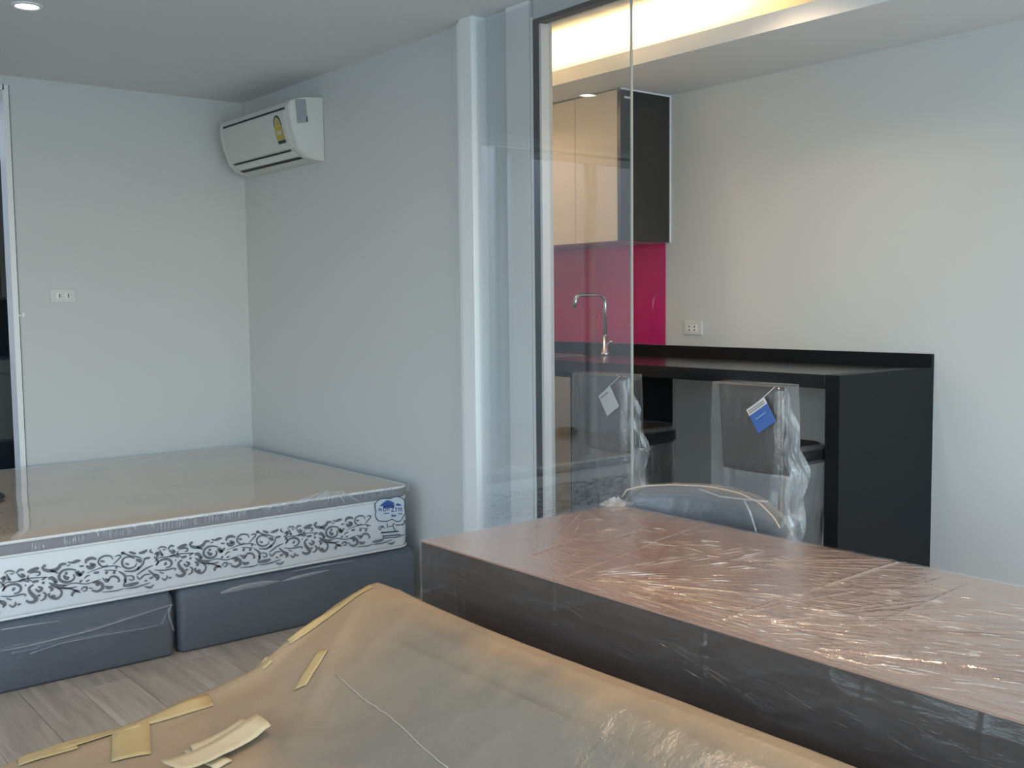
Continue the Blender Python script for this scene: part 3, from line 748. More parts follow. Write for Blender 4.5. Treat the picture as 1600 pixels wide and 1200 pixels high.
# printed scrolls on the front border (digitised from one repeat of the pattern)
SCROLL = [
 ([(790,470),(720,460),(650,475),(612,520),(620,570),(680,596),(740,582),(772,545),(758,512)],20),([(655,525),(690,555),(715,540)],26),([(670,500),(700,505)],22),
 ([(1400,350),(1340,330),(1285,348),(1265,390),(1285,435),(1340,452),(1400,430),(1418,392)],16),([(1300,400),(1340,412)],16),
 ([(1500,345),(1485,400),(1440,450),(1380,480),(1290,480)],18),([(1410,360),(1450,372),(1470,385)],26),([(1440,430),(1430,460),(1450,440)],14),
 ([(1170,360),(1150,327),(1090,320),(1035,348),(1022,395),(1065,432),(1120,415)],14),([(1040,375),(1085,380)],16),
 ([(885,400),(900,362),(950,345),(1000,356)],24),([(895,425),(935,445),(975,420),(930,400)],30),([(820,430),(870,425)],14),
 ([(700,385),(760,392),(835,372)],14),([(750,385),(790,368),(830,365)],10),([(690,425),(730,415)],10),
 ([(430,435),(465,470),(540,475),(600,450),(632,410),(685,405)],26),([(440,430),(475,420)],20),
 ([(280,490),(330,470),(382,452),(390,438)],26),([(300,505),(350,490),(402,490),(410,515),(375,526)],14),([(290,520),(285,560),(330,585)],12),
 ([(165,505),(200,465),(245,468)],16),([(180,510),(220,540),(250,528),(215,505)],18),
 ([(40,505),(70,480),(120,478),(152,492)],12),([(60,510),(100,570)],12),([(100,510),(140,505)],10),
 ([(20,690),(60,640),(130,615),(190,625),(215,660),(190,700),(140,715)],18),([(125,660),(150,675)],28),
 ([(0,740),(80,745),(160,735),(230,720),(265,727),(248,745)],12),
 ([(345,620),(300,655),(312,700),(350,740),(375,770),(345,800),(300,803),(265,785)],26),([(360,665),(400,690),(432,660),(390,640)],20),([(440,700),(472,720),(460,765),(420,788)],16),([(385,735),(420,730)],16),
 ([(500,562),(535,550),(580,592),(555,602)],26),([(505,600),(560,622),(620,630),(690,625)],18),([(520,625),(600,652),(700,660),(800,640)],14),([(500,640),(540,665),(520,690)],20),
 ([(590,650),(635,685),(630,732),(590,765),(540,760),(500,728),(520,710)],18),([(530,735),(575,745)],20),
 ([(640,650),(720,660),(780,682),(835,705)],12),([(735,732),(775,690),(825,690)],22),([(745,735),(760,730)],16),
 ([(780,485),(820,522),(872,478)],24),([(800,478),(842,530)],22),([(870,560),(900,532),(935,520)],12),([(825,598),(850,570)],16),([(890,590),(930,570)],12),
 ([(960,602),(1010,590),(1060,620),(1060,660),(1010,690),(950,678)],24),([(990,610),(1030,625)],24),([(840,682),(860,650),(902,650),(890,682),(858,690)],14),([(920,655),(960,660)],10),
 ([(1060,550),(1110,592),(1150,540),(1210,540),(1240,580),(1218,592)],16),([(1090,560),(1130,575)],16),
 ([(1230,480),(1290,520),(1302,570),(1280,630)],18),([(1280,635),(1340,625),(1400,612),(1440,598)],26),([(1310,530),(1370,530),(1390,560),(1360,575),(1340,562)],12),([(1310,600),(1290,560)],14),
 ([(1090,640),(1130,652),(1175,640)],24),([(1090,490),(1118,500)],26),([(1170,490),(1200,495)],26),([(970,500),(1030,492)],18),([(1195,440),(1220,442)],20),([(1080,470),(1220,472)],8),
 ([(1260,285),(1300,300),(1350,320),(1420,330),(1475,350)],12),([(1255,290),(1290,295)],24),([(1340,280),(1410,300)],18),([(1440,292),(1490,282),(1530,258)],22),([(1570,250),(1560,275),(1590,292)],14),
 ([(1190,330),(1230,315),(1252,330),(1205,380),(1170,412)],12),([(1420,520),(1460,490),(1520,450),(1590,420)],14),([(1420,530),(1450,562),(1500,520),(1560,510)],14),([(1500,580),(1530,577)],14),([(1500,350),(1560,340)],18),([(1550,560),(1590,540)],18),
 ([(190,592),(240,575),(300,592)],16),([(330,595),(400,580)],20),([(430,600),(462,602)],20),([(255,625),(270,628)],14),
 ([(0,790),(40,800),(52,830),(20,860)],16),([(90,830),(130,852),(160,822),(150,800)],14),([(175,832),(212,820)],14),([(0,560),(45,548),(25,600)],24),([(70,560),(110,575)],18),([(120,780),(60,765)],10)]
PER = on((247, 870), 1, BY)[0]-on((0, 910), 1, BY)[0]
PER *= 0.972
SCROLL += [([(0,650),(60,600),(160,590),(260,560),(420,545),(500,545)],9),([(620,655),(760,605),(900,612),(1050,560)],9),([(900,500),(1050,445),(1180,425),(1260,440)],9),([(1300,665),(1420,645),(1560,600)],12),([(1060,700),(1200,685),(1290,660)],10),([(1540,470),(1600,520),(1640,560)],18),([(1600,330),(1640,380),(1620,420)],16),([(1500,640),(1560,650),(1600,620)],16),([(520,470),(600,500)],14),([(430,570),(480,540)],14)]
def smooth_line(pts, n=6):
    p = np.array(pts, float)
    if len(p) == 2: return np.array([p[0]+(p[1]-p[0])*t for t in np.linspace(0, 1, 5)])
    out = []
    q = np.vstack([2*p[0]-p[1], p, 2*p[-1]-p[-2]])
    for i in range(1, len(q)-2):
        for t in np.linspace(0, 1, n, endpoint=False):
            out.append(0.5*((2*q[i])+(-q[i-1]+q[i+1])*t+(2*q[i-1]-5*q[i]+4*q[i+1]-q[i+2])*t*t+(-q[i-1]+3*q[i]-3*q[i+1]+q[i+2])*t**3))
    out.append(p[-1])
    return np.array(out)
def side_y(z):    # face of the bulged border
    return BY-0.0052-0.0005
def ribbon(vs, fs, pts, width, y, taper=True):
    """flat brush stroke in the plane of the border; pts (x, z) in metres"""
    n = len(pts); b0 = len(vs)
    for i in range(n):
        t = pts[min(i+1, n-1)]-pts[max(i-1, 0)]; t = t/(np.hypot(*t)+1e-9)
        w = width*(0.45+0.55*math.sin(math.pi*(i+0.5)/n)) if taper else width
        for s_ in (-0.5, 0.5):
            vs.append((pts[i][0]-t[1]*w*s_, y, pts[i][1]+t[0]*w*s_))
    for i in range(n-1): fs.append((b0+2*i, b0+2*i+1, b0+2*i+3, b0+2*i+2))
vs, fs = [], []
for rep in range(-1, 4):
    for pts, w in SCROLL:
        q = smooth_line(pts)
        W = np.array([[on((x/6.667, 820+y/6.667), 1, BY)[i] for i in (0, 2)] for x, y in q])
        W[:, 0] += rep*PER
        if W[:, 0].max() > 2.645 or W[:, 0].min() < 0.84: continue
        if W[:, 0].max() > 2.455 and W[:, 1].max() > 0.325 and W[:, 0].min() < 2.615: continue   # the logo patch sits here
        ribbon(vs, fs, W, w/6.667*0.00232*1.55, side_y(0))
pydata('scroll_print', vs, fs, M_PRINT, mt, kind='stuff')
# logo patch, strokes digitised in the photo's crop
def LG(x, y): q = on((575+x/15, 765+y/15), 1, BY); return np.array([q[0], q[2]])
lg_out = [(170,490),(150,400),(160,320),(220,250),(310,210),(420,205),(520,200),(600,170),(690,165),(780,195),(835,260),(845,340),(835,420),(850,490),(850,560),(810,620),(770,690),(720,735),(650,740),(590,710),(545,690),(480,715),(400,740),(300,735),(220,715),(170,650),(155,580),(170,520),(170,490)]
W = np.array([LG(*p) for p in smooth_line(lg_out, 4)])
ly = side_y(0)-0.0008
c0 = W.mean(0)
vs = [(c0[0], ly+0.0003, c0[1])]+[(p[0], ly+0.0003, p[1]) for p in W]
lp = pydata('logo_ground', vs, [(0, i, i+1) for i in range(1, len(W))], M_LOGOWHITE, mt)
vs, fs = [], []; ribbon(vs, fs, W, 0.0040, ly-0.0003, False)
pydata('logo_outline', vs, fs, M_LOGODARK, lp)
vs, fs = [], []
def poly(pts):
    b0 = len(vs)
    for p in pts:
        q = LG(*p); vs.append((q[0], ly-0.0004, q[1]))
    fs.append(tuple(range(b0, b0+len(pts))))
poly([(245,385),(330,310),(410,250),(460,245),(530,270),(600,310),(590,345),(520,370),(420,390),(330,385)])
poly([(620,350),(660,318),(700,322),(770,355),(765,375),(690,380),(640,375)])
poly([(330,385),(600,350),(600,415),(340,430)])
STROKES = [[(240,425),(240,500)],[(290,420),(290,515)],[(240,460),(290,455)],[(340,420),(345,500)],[(345,420),(400,440),(395,490),(350,500)],[(430,420),(425,500)],[(430,440),(470,430),(470,490)],[(500,420),(590,410)],[(580,415),(530,510)],[(530,515),(600,500)],[(630,400),(640,520)],[(640,440),(680,430)],[(700,420),(700,510)],[(700,430),(740,430),(740,500)],[(770,400),(775,510)],[(690,560),(790,565)],[(350,555),(480,545)],[(545,600),(640,590)],[(545,625),(640,618)],[(540,575),(540,630)]]
for s_ in STROKES: ribbon(vs, fs, np.array([LG(*p) for p in s_]), 0.0042, ly-0.0004, False)
pydata('logo_roof_and_letters', vs, fs, M_LOGOBLUE, lp)
vs, fs = [], []
SCR = [[(220,905),(270,930),(320,860),(345,880),(380,900)],[(430,790),(445,900)],[(480,865),(560,845)],[(605,775),(565,820),(580,880),(620,960)],[(620,830),(660,815),(680,835),(720,815),(740,830),(780,805),(800,825),(845,715),(850,810)],[(230,880),(340,840)]]
for s_ in SCR: ribbon(vs, fs, np.array([LG(*p) for p in smooth_line(s_)]), 0.0042, ly-0.0004, False)
for s_, w in (([(285,1005),(700,970)], 0.007), ([(345,1085),(750,1050)], 0.0055), ([(335,1050),(335,1150)], 0.004), ([(340,1135),(680,1105),(830,1050)], 0.0045)):
    ribbon(vs, fs, np.array([LG(*p) for p in s_]), w, ly-0.0004, False)
pydata('logo_small_lettering', vs, fs, M_LOGODARK, lp)
# plastic film over the mattress
grid_mesh('plastic_wrap', top_grid(0.558, 0.012, 0.0, 0.007), M_FILM_BED, mt, smooth=True)
def band_wr(X, Z):
    e = np.exp(-((Z-0.526)/0.026)**2)
    m_ = np.clip(vnoise(X*4.5+3, 0)*2-0.65, 0, 1)
    fan = 0.010*np.exp(-((X-2.02)/0.10)**2)*ridge((X-2.02)*(1.0/(0.75+ (0.555-Z)*9))*70, 0*X)**3
    return e*(m_*0.008*ridge(X*70+Z*25, Z*3)**3+fan)
film_front('plastic_wrap', MX0+0.05, MX1-0.05, 0.276, 0.556, BY-0.009, M_FILM_SIDE, mt, 0.0015, 5, 4, 900, 36, band_wr)

# tight little creases where the film is pulled over the grey band
vs, fs = [], []
rc_ = random.Random(5)
def crease(px_, py_, dx_, dy_, w):
    a_, b_ = on((px_, py_), 1, BY-0.016), on((px_+dx_, py_+dy_), 1, BY-0.016)
    ribbon(vs, fs, np.array([[a_[0]+(b_[0]-a_[0])*t, a_[2]+(b_[2]-a_[2])*t] for t in np.linspace(0, 1, 5)]), w, BY-0.016-0.003*rc_.random())
for x0_, x1_, n_ in ((48, 72, 6), (98, 132, 9), (165, 200, 9), (246, 310, 22), (318, 352, 12), (355, 385, 10), (560, 640, 16)):
    for i in range(n_):
        x_ = x0_+(x1_-x0_)*(i+rc_.random())/n_
        yb_ = 868-0.156*x_
        L_ = 5+9*rc_.random()
        crease(x_, yb_-1, 2*rc_.random()-1.5, -L_, 0.003+0.003*rc_.random())
for i in range(16):       # fan of folds
    t = i/15-0.5
    crease(521+t*22, 768-abs(t)*3, t*74-6, 14+5*rc_.random(), 0.004+0.004*rc_.random())
for i in range(8):
    x_ = 405+i*13; crease(x_, 790-0.156*(x_-405)+8*rc_.random(), 10+10*rc_.random(), -6*rc_.random(), 0.010)
pydata('film_creases', vs, fs, M_FILM_FOLD_GLINT, mt, kind='stuff')
# dark thing lying on the mattress at the picture's edge
q = on((3, 778), 2, 0.575)
dk = thing('black_pouch', 'small black rounded pouch lying on the mattress, cut by the photo edge', 'pouch', (q[0]-0.06, q[1], 0.578))
bm = bmesh.new()
bmesh.ops.create_uvsphere(bm, u_segments=20, v_segments=10, radius=1)
for v_ in bm.verts:
    v_.co = Vector((q[0]-0.075+0.09*v_.co.x, q[1]+0.07*v_.co.y, 0.578+0.030*max(v_.co.z, -0.15)+0.004))
link('pouch_body', bm_mesh(bm), M_DARKOBJ, dk, smooth=True)
tube('zip', [(q[0]-0.15, q[1]-0.02, 0.607), (q[0]-0.08, q[1]-0.03, 0.610), (q[0]-0.02, q[1]-0.03, 0.603)], 0.002, M_SLOT, dk, 6)

# ================================================================== TABLE
TX0, TX1, TY0, TY1, TZ, TB = 1.706, 2.518, 0.42, 2.545, 0.70, 0.43
tb = thing('wrapped_table', 'large dark brown wooden table wrapped in creased clear plastic', 'table', ((TX0+TX1)/2, 1.48, 0))
box('table_top', TX0, TX1, TY0, TY1, TZ-0.004, TZ, M_TABLE, tb, 0.0005, 1)
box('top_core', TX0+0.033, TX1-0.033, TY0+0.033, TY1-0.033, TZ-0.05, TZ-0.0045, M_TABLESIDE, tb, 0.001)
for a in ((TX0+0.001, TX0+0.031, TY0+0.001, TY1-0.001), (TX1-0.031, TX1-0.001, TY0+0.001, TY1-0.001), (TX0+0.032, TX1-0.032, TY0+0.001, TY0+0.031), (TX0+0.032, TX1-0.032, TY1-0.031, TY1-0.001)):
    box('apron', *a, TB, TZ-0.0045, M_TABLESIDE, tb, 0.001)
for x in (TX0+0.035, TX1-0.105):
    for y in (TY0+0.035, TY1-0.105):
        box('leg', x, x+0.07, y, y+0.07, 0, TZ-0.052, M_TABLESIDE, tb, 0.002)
# film: top with crease fans
nx, ny = 260, 560
X, Y = np.meshgrid(np.linspace(TX0-0.004, TX1+0.004, nx), np.linspace(TY0-0.004, TY1+0.004, ny), indexing='ij')
def fan(cx, cy, dirx, diry, spread, k, amp, reach, seed):
    dx, dy = X-cx, Y-cy
    r = np.hypot(dx, dy)+1e-4
    th = np.arctan2(dy, dx)-math.atan2(diry, dirx)
    th = (th+math.pi) % (2*math.pi)-math.pi
    rg = ridge(th*k+seed, r*1.7+seed)**5
    return amp*rg*np.exp(-(th/spread)**2)*np.clip(r/0.06, 0, 1)*np.exp(-(r/reach)**2)
def tpx(px_, py_):
    q = on((px_, py_), 2, TZ); return q[0], q[1]
def tdir(a, b):
    p, q = tpx(*a), tpx(*b); return p[0], p[1], q[0]-p[0], q[1]-p[1]
H = np.zeros_like(X)
H += fan(*tdir((885, 902), (1120, 930)), 0.5, 34, 0.0034, 0.62, 1.3)
H += fan(*tdir((1180, 975), (1600, 985)), 0.55, 30, 0.0034, 0.75, 5.1)
H += fan(*tdir((1230, 1010), (1600, 1060)), 0.5, 26, 0.0030, 0.75, 9.7)
H += fan(*tdir((930, 782), (830, 850)), 1.1, 16, 0.0048, 0.26, 3.3)
H += fan(*tdir((930, 782), (960, 850)), 0.9, 14, 0.004, 0.25, 8.2)
H += fan(*tdir((1090, 880), (1300, 880)), 0.5, 22, 0.0022, 0.5, 12.4)
def tline(a, b, w, amp):
    (ax, ay), (bx, by) = tpx(*a), tpx(*b)
    t = np.clip(((X-ax)*(bx-ax)+(Y-ay)*(by-ay))/((bx-ax)**2+(by-ay)**2), 0, 1)
    dd = np.hypot(X-ax-t*(bx-ax), Y-ay-t*(by-ay)+0.01*(vnoise(X*8, Y*8)-0.5))
    return amp*np.exp(-(dd/w)**2)
for a, b_, amp in (((885, 902), (1110, 815), 0.004), ((870, 880), (1000, 830), 0.003), ((1130, 970), (1400, 880), 0.004), ((1160, 960), (1330, 925), 0.003), ((830, 870), (980, 815), 0.003), ((1340, 990), (1600, 880), 0.0025)):
    H += tline(a, b_, 0.004, amp*0.55)
env = 0.7+1.2*vnoise(X*3+7, Y*2.2)
H = H*env
# fine tension creases lying diagonally across the sheet
a_ = X*math.cos(0.75)+Y*math.sin(0.75); b__ = -X*math.sin(0.75)+Y*math.cos(0.75)
H += 0.0016*(ridge(a_*26, b__*3.0)**5)*np.clip(vnoise(X*4, Y*3)*2.0-0.55, 0, 1)
cxp, cyp = TX1-0.012, TY1-0.012
rr = np.hypot(X-cxp, Y-cyp)
H += 0.020*np.exp(-(rr/0.035)**2)*(0.6+0.4*np.sin(np.arctan2(Y-cyp, X-cxp)*9))
grid_mesh('plastic_wrap', np.stack([X, Y, TZ+0.0025+H], -1), M_FILM_TABLE, tb, smooth=True)
# film on the long side and the far end
Y2, Z2 = np.meshgrid(np.linspace(TY0, TY1, 400), np.linspace(TB, TZ+0.002, 60), indexing='ij')
h2 = 0.005*ridge(Y2*5+Z2*11, Z2*9-Y2*2)**3+0.002*ridge(Y2*24, Z2*5)**4
for y_ in (on((868, 930), 0, TX0)[1], on((1102, 1030), 0, TX0)[1], on((1540, 1150), 0, TX0)[1]):
    h2 += 0.005*np.exp(-((Y2-y_)/0.004)**2)
grid_mesh('plastic_wrap', np.stack([TX0-0.003-h2, Y2, Z2], -1), M_FILM_TSIDE, tb, smooth=True)
# crisp short creases of the stretched film
rt = random.Random(21)
def tents(name, segs, m):
    vs, fs = [], []
    for (p, q, w, h, nrm) in segs:
        p, q, nrm = Vector(p), Vector(q), Vector(nrm)
        t = (q-p).normalized(); sd = t.cross(nrm).normalized(); b0 = len(vs)
        K = 5
        for i in range(K):
            u = i/(K-1); e = math.sin(math.pi*(0.08+0.84*u)); c = p+(q-p)*u+sd*(w*0.8*(rt.random()-0.5))
            vs += [tuple(c-sd*w*e), tuple(c+nrm*h*e), tuple(c+sd*w*e)]
        for i in range(K-1):
            for k in range(2): fs.append((b0+3*i+k, b0+3*i+k+1, b0+3*i+k+4, b0+3*i+k+3))
    return pydata(name, vs, fs, m, tb, kind='stuff')
segs = []
def tcrease(x, y, ang, L, w=0.0009, h=0.0015):
    a_ = on((x, y), 2, TZ+0.005); b_ = on((x+L*math.cos(ang), y+L*math.sin(ang)), 2, TZ+0.005)
    if min(a_[0], b_[0]) > TX0+0.01 and max(a_[0], b_[0]) < TX1-0.01 and max(a_[1], b_[1]) < TY1-0.02 and min(a_[1], b_[1]) > TY0+0.02:
        segs.append((a_, b_, w*(0.6+0.8*rt.random()), h*(0.5+rt.random()), (0, 0, 1)))
for i in range(90):          # fan from the long edge
    ang = math.radians(-14+42*rt.random()); r_ = 30+260*rt.random()**0.8
    tcrease(885+r_*math.cos(ang), 902+r_*math.sin(ang)*0.75, ang*0.8, 10+34*rt.random())
for i in range(150):          # streaks across the near part of the top
    x = 1130+470*rt.random(); y = 905+ (x-1100)*0.20*rt.random()+115*rt.random()
    tcrease(x, y, math.radians(2+9*rt.random()+(x-1130)*0.006), 12+55*rt.random()**2)
for i in range(46):           # crumpled corner
    ang = math.radians(20+150*rt.random()); r_ = 12+75*rt.random()
    tcrease(930+r_*math.cos(ang)*1.3, 788+r_*math.sin(ang)*0.6, math.radians(-25+50*rt.random()) if rt.random() < 0.6 else ang, 8+24*rt.random())
for i in range(50):
    x = 960+500*rt.random(); y = 800+(x-940)*0.2+6+36*rt.random()
    tcrease(x, y, math.radians(4+12*rt.random()), 8+30*rt.random(), 0.0009)
tents('film_creases', segs, M_FILM_CREASE)
segs = []
for i in range(46):           # slanting creases on the long side
    x = 680+900*rt.random(); y0_ = 846+0.3*(x-661); y = y0_+15+55*rt.random()+(x-680)*0.05
    ang = math.radians(random.Random(i).choice((24, 30, 36, 12, 18)))
    L = 10+45*rt.random()
    a_ = on((x, y), 0, TX0-0.006); b_ = on((x+L*math.cos(ang), y+L*math.sin(ang)), 0, TX0-0.006)
    if min(a_[2], b_[2]) > TB+0.01 and max(a_[2], b_[2]) < TZ-0.01 and min(a_[1], b_[1]) > TY0+0.02:
        segs.append((a_, b_, 0.0009, 0.0015, (-1, 0, 0)))
tents('film_creases', segs, M_FILM_TSIDE2)
# gathered film knot at the far corner
vs, fs = [], []
n = 22
for k in range(n):
    a = 2*math.pi*k/n
    rj = 0.055*(0.75+0.5*random.random())
    vs += [(cxp+rj*math.cos(a), cyp+rj*math.sin(a)*0.8, TZ+0.004+0.004*random.random()), (cxp+0.02*math.cos(a), cyp+0.02*math.sin(a), TZ+0.016+0.012*random.random()), (cxp+0.006*math.cos(a+0.6), cyp+0.006*math.sin(a+0.6), TZ+0.022+0.014*random.random())]
for k in range(n):
    j = (k+1) % n
    for i in range(2): fs.append((3*k+i, 3*j+i, 3*j+i+1, 3*k+i+1))
pydata('film_knot', vs, fs, M_FILM_BUNCH, tb)

# ================================================================== STOOLS
def film_sleeve(name, pts, z_top, z_bot, m, parent, amp, nz=26, dens=1, flare=0.0, seed=0.0, cap=True):
    """loose bag hanging round an outline; pts = closed plan outline"""
    P = []
    pts = np.array(pts); c = pts.mean(0)
    n = len(pts)
    s_ = np.linspace(0, 1, n, endpoint=False)
    for i in range(nz):
        t = i/(nz-1); z = z_top+(z_bot-z_top)*t
        w = amp*(ridge(s_*22*dens+seed, t*3+seed)-0.4)*min(1, t*5+0.15)
        k = 1+flare*t
        d_ = pts-c; L = np.linalg.norm(d_, axis=1, keepdims=True)
        q = c+d_*k+d_/L*w[:, None]
        P.append(np.column_stack([q, np.full(n, z)+0.006*(vnoise(s_*9, seed)-0.5)*(t if i else 0)]))
    P = np.array(P)
    idx = np.arange(nz*n).reshape(nz, n)
    fs = [(idx[i, k], idx[i, (k+1) % n], idx[i+1, (k+1) % n], idx[i+1, k]) for i in range(nz-1) for k in range(n)]
    if cap: fs.append(tuple(idx[0][::-1]))
    return pydata(name, P.reshape(-1, 3), [tuple(int(a) for a in f_) for f_ in fs], m, parent, smooth=True)
def film_bunch(name, path, m, parent, side, folds=5, seed=0):
    """gathered strip: path = [(x, y, z, width)], side = unit direction of the width"""
    rs = random.Random(seed)
    side = Vector(side).normalized(); nrm = side.cross(Vector((0, 0, 1))).normalized()
    K = folds*2+1
    P = []
    M_ = 60
    pp = np.array(path)
    ts = np.linspace(0, len(path)-1, M_)
    ph = [rs.random()*6 for _ in range(K)]
    for i, t in enumerate(ts):
        x, y, z, w = [np.interp(t, range(len(path)), pp[:, k]) for k in range(4)]
        row = []
        for k in range(K):
            u = k/(K-1)-0.5
            off = (0.016 if k % 2 else -0.016)*(0.5+0.5*math.sin(t*2.1+ph[k]))*min(1, w/0.05)
            sway = 0.010*math.sin(t*3.3+ph[k]*0.5)
            p = Vector((x, y, z))+side*(u*w+sway*min(1, w/0.04))+nrm*off
            row.append(tuple(p))
        P.append(row)
    return grid_mesh(name, np.array(P), m, parent, smooth=False)
def stool(yc, label, tagcol, seed):
    bx = 2.93; hw = 0.142
    st = thing('bar_stool', label, 'stool', (3.12, yc, 0), 'plastic wrapped bar stools at the black counter')
    # backrest: gently curved padded panel
    nu, nv = 18, 14
    def back_pt(u, v, s_):
        y = yc+(u-0.5)*2*hw
        z = 0.80+v*0.305
        bow = 0.03*(1-(2*u-1)**2)
        tilt = -0.03*v
        edge = min(1, min(u, 1-u)/0.08, min(v, 1-v)/0.08); th = 0.008+0.012*math.sqrt(max(0, edge))
        return (bx+0.03+tilt-bow*0.7+s_*th, y, z)
    vs = [back_pt(i/(nu-1), j/(nv-1), s_) for s_ in (-1, 1) for i in range(nu) for j in range(nv)]
    fs = []
    g = lambda s_, i, j: (s_*nu+i)*nv+j
    for i in range(nu-1):
        for j in range(nv-1):
            fs.append((g(0, i, j), g(0, i, j+1), g(0, i+1, j+1), g(0, i+1, j))); fs.append((g(1, i, j), g(1, i+1, j), g(1, i+1, j+1), g(1, i, j+1)))
    for i in range(nu-1):
        for j in (0, nv-1): fs.append((g(0, i, j), g(0, i+1, j), g(1, i+1, j), g(1, i, j)))
    for j in range(nv-1):
        for i in (0, nu-1): fs.append((g(0, i, j), g(0, i, j+1), g(1, i, j+1), g(1, i, j)))
    pydata('backrest', vs, fs, M_BROWNLEATHER, st, smooth=True)
    rrect_loft('seat', bx+0.015, bx+0.40, yc-0.078, yc+0.19, 0.09, [(0.05, 0.800), (0.012, 0.806), (0.0, 0.825), (0.004, 0.858), (0.03, 0.876), (0.09, 0.882)], M_BLACKLEATHER, st)
    lathe('pedestal', [(0.05, 0.80), (0.05, 0.785), (0.028, 0.775), (0.028, 0.40), (0.022, 0.395), (0.022, 0.05), (0.035, 0.03)], (bx+0.20, yc, 0), M_STEEL, st)
    lathe('base', [(0.19, 0.0), (0.19, 0.008), (0.12, 0.02), (0.03, 0.034)], (bx+0.20, yc, 0), M_STEEL, st)
    ring = [(bx+0.20-0.0+0.15*math.cos(a), yc+0.15*math.sin(a), 0.33) for a in np.linspace(0, 2*math.pi, 28, endpoint=False)]
    fr_ = tube('footrest', ring, 0.008, M_STEEL, st, 8, True)
    # loose plastic bag over the back, down past the seat
    film_sleeve('plastic_wrap', rrect(bx-0.045, bx+0.075, yc-hw-0.012, yc+hw+0.012, 0.03, 9), 1.112, 0.42, M_FILM_CHAIR, st, 0.010, 30, 1, 0.03, seed)
    film_sleeve('plastic_wrap', rrect(bx+0.085, bx+0.41, yc-0.072, yc+0.20, 0.10, 12), 0.878, 0.50, M_FILM_CHAIR, st, 0.014, 24, 1.2, -0.12, seed+4, cap=False)
    ys = yc-hw-0.004
    film_bunch('film_gather', [(bx-0.01, ys, 1.105, 0.008), (bx+0.0, ys-0.006, 1.03, 0.035), (bx+0.005, ys-0.012, 0.95, 0.045), (bx+0.01, ys-0.03, 0.88, 0.062), (bx+0.01, ys-0.038, 0.80, 0.075), (bx+0.01, ys-0.03, 0.70, 0.062), (bx+0.0, ys-0.03, 0.58, 0.055), (bx, ys-0.02, 0.45, 0.05)], M_FILM_BUNCH, st, (0.5, -1, 0), 5, int(seed*10)+1)
    # swing tag tied to the back
    tg = []
    tw, thh = 0.088, 0.092
    cy, cz_, ang = yc-0.085, 1.010, math.radians(33)
    def tp(u, v, dx=0.0):
        a, b = u*tw, v*thh
        # +Y is to the left as seen from the room
        return (bx-0.058-dx, cy-(a*math.cos(ang)-b*math.sin(ang)), cz_+(a*math.sin(ang)+b*math.cos(ang)))
    def card(name, u0, u1, v0, v1, m, par, dx):
        q0 = [tp(u0, v0, dx), tp(u1, v0, dx), tp(u1, v1, dx), tp(u0, v1, dx)]
        q1 = [(x+0.0012, y, z) for x, y, z in q0]
        return pydata(name, q0+q1, [(0, 1, 2, 3), (7, 6, 5, 4), (0, 4, 5, 1), (1, 5, 6, 2), (2, 6, 7, 3), (3, 7, 4, 0)], m, par)
    if tagcol == 'blue':
        t0 = card('swing_tag', -0.5, 0.5, -0.5, 0.5, M_TAGBLUE, st, 0)
        card('tag_header', -0.5, 0.5, 0.24, 0.5, M_TAGWHITE, t0, 0.0016)
        for v0 in (0.30, 0.38): card('tag_print', -0.42, 0.42, v0, v0+0.035, M_TAGPRINT, t0, 0.0032)
        card('tag_print', -0.3, 0.25, -0.05, 0.02, mat('tag_light_blue', (0.16, 0.28, 0.55), 0.5), t0, 0.0032)
    else:
        t0 = card('swing_tag', -0.45, 0.45, -0.5, 0.5, M_TAGWHITE, st, 0)
        card('tag_print', -0.35, 0.2, 0.3, 0.36, M_TAGPRINT, t0, 0.0016)
    tube('tag_string', [tp(0, 0.48, 0.001), (bx-0.050, cy-0.02, 1.085), (bx-0.03, cy-0.035, 1.108)], 0.0012, M_TAGWHITE, t0, 5)
    return st
stool(2.292, 'brown backed bar stool in clear plastic with a blue tag, nearest the counter end', 'blue', 1.7)
stool(3.030, 'bar stool in clear plastic with a white tag, seen behind the glass door', 'white', 6.3)

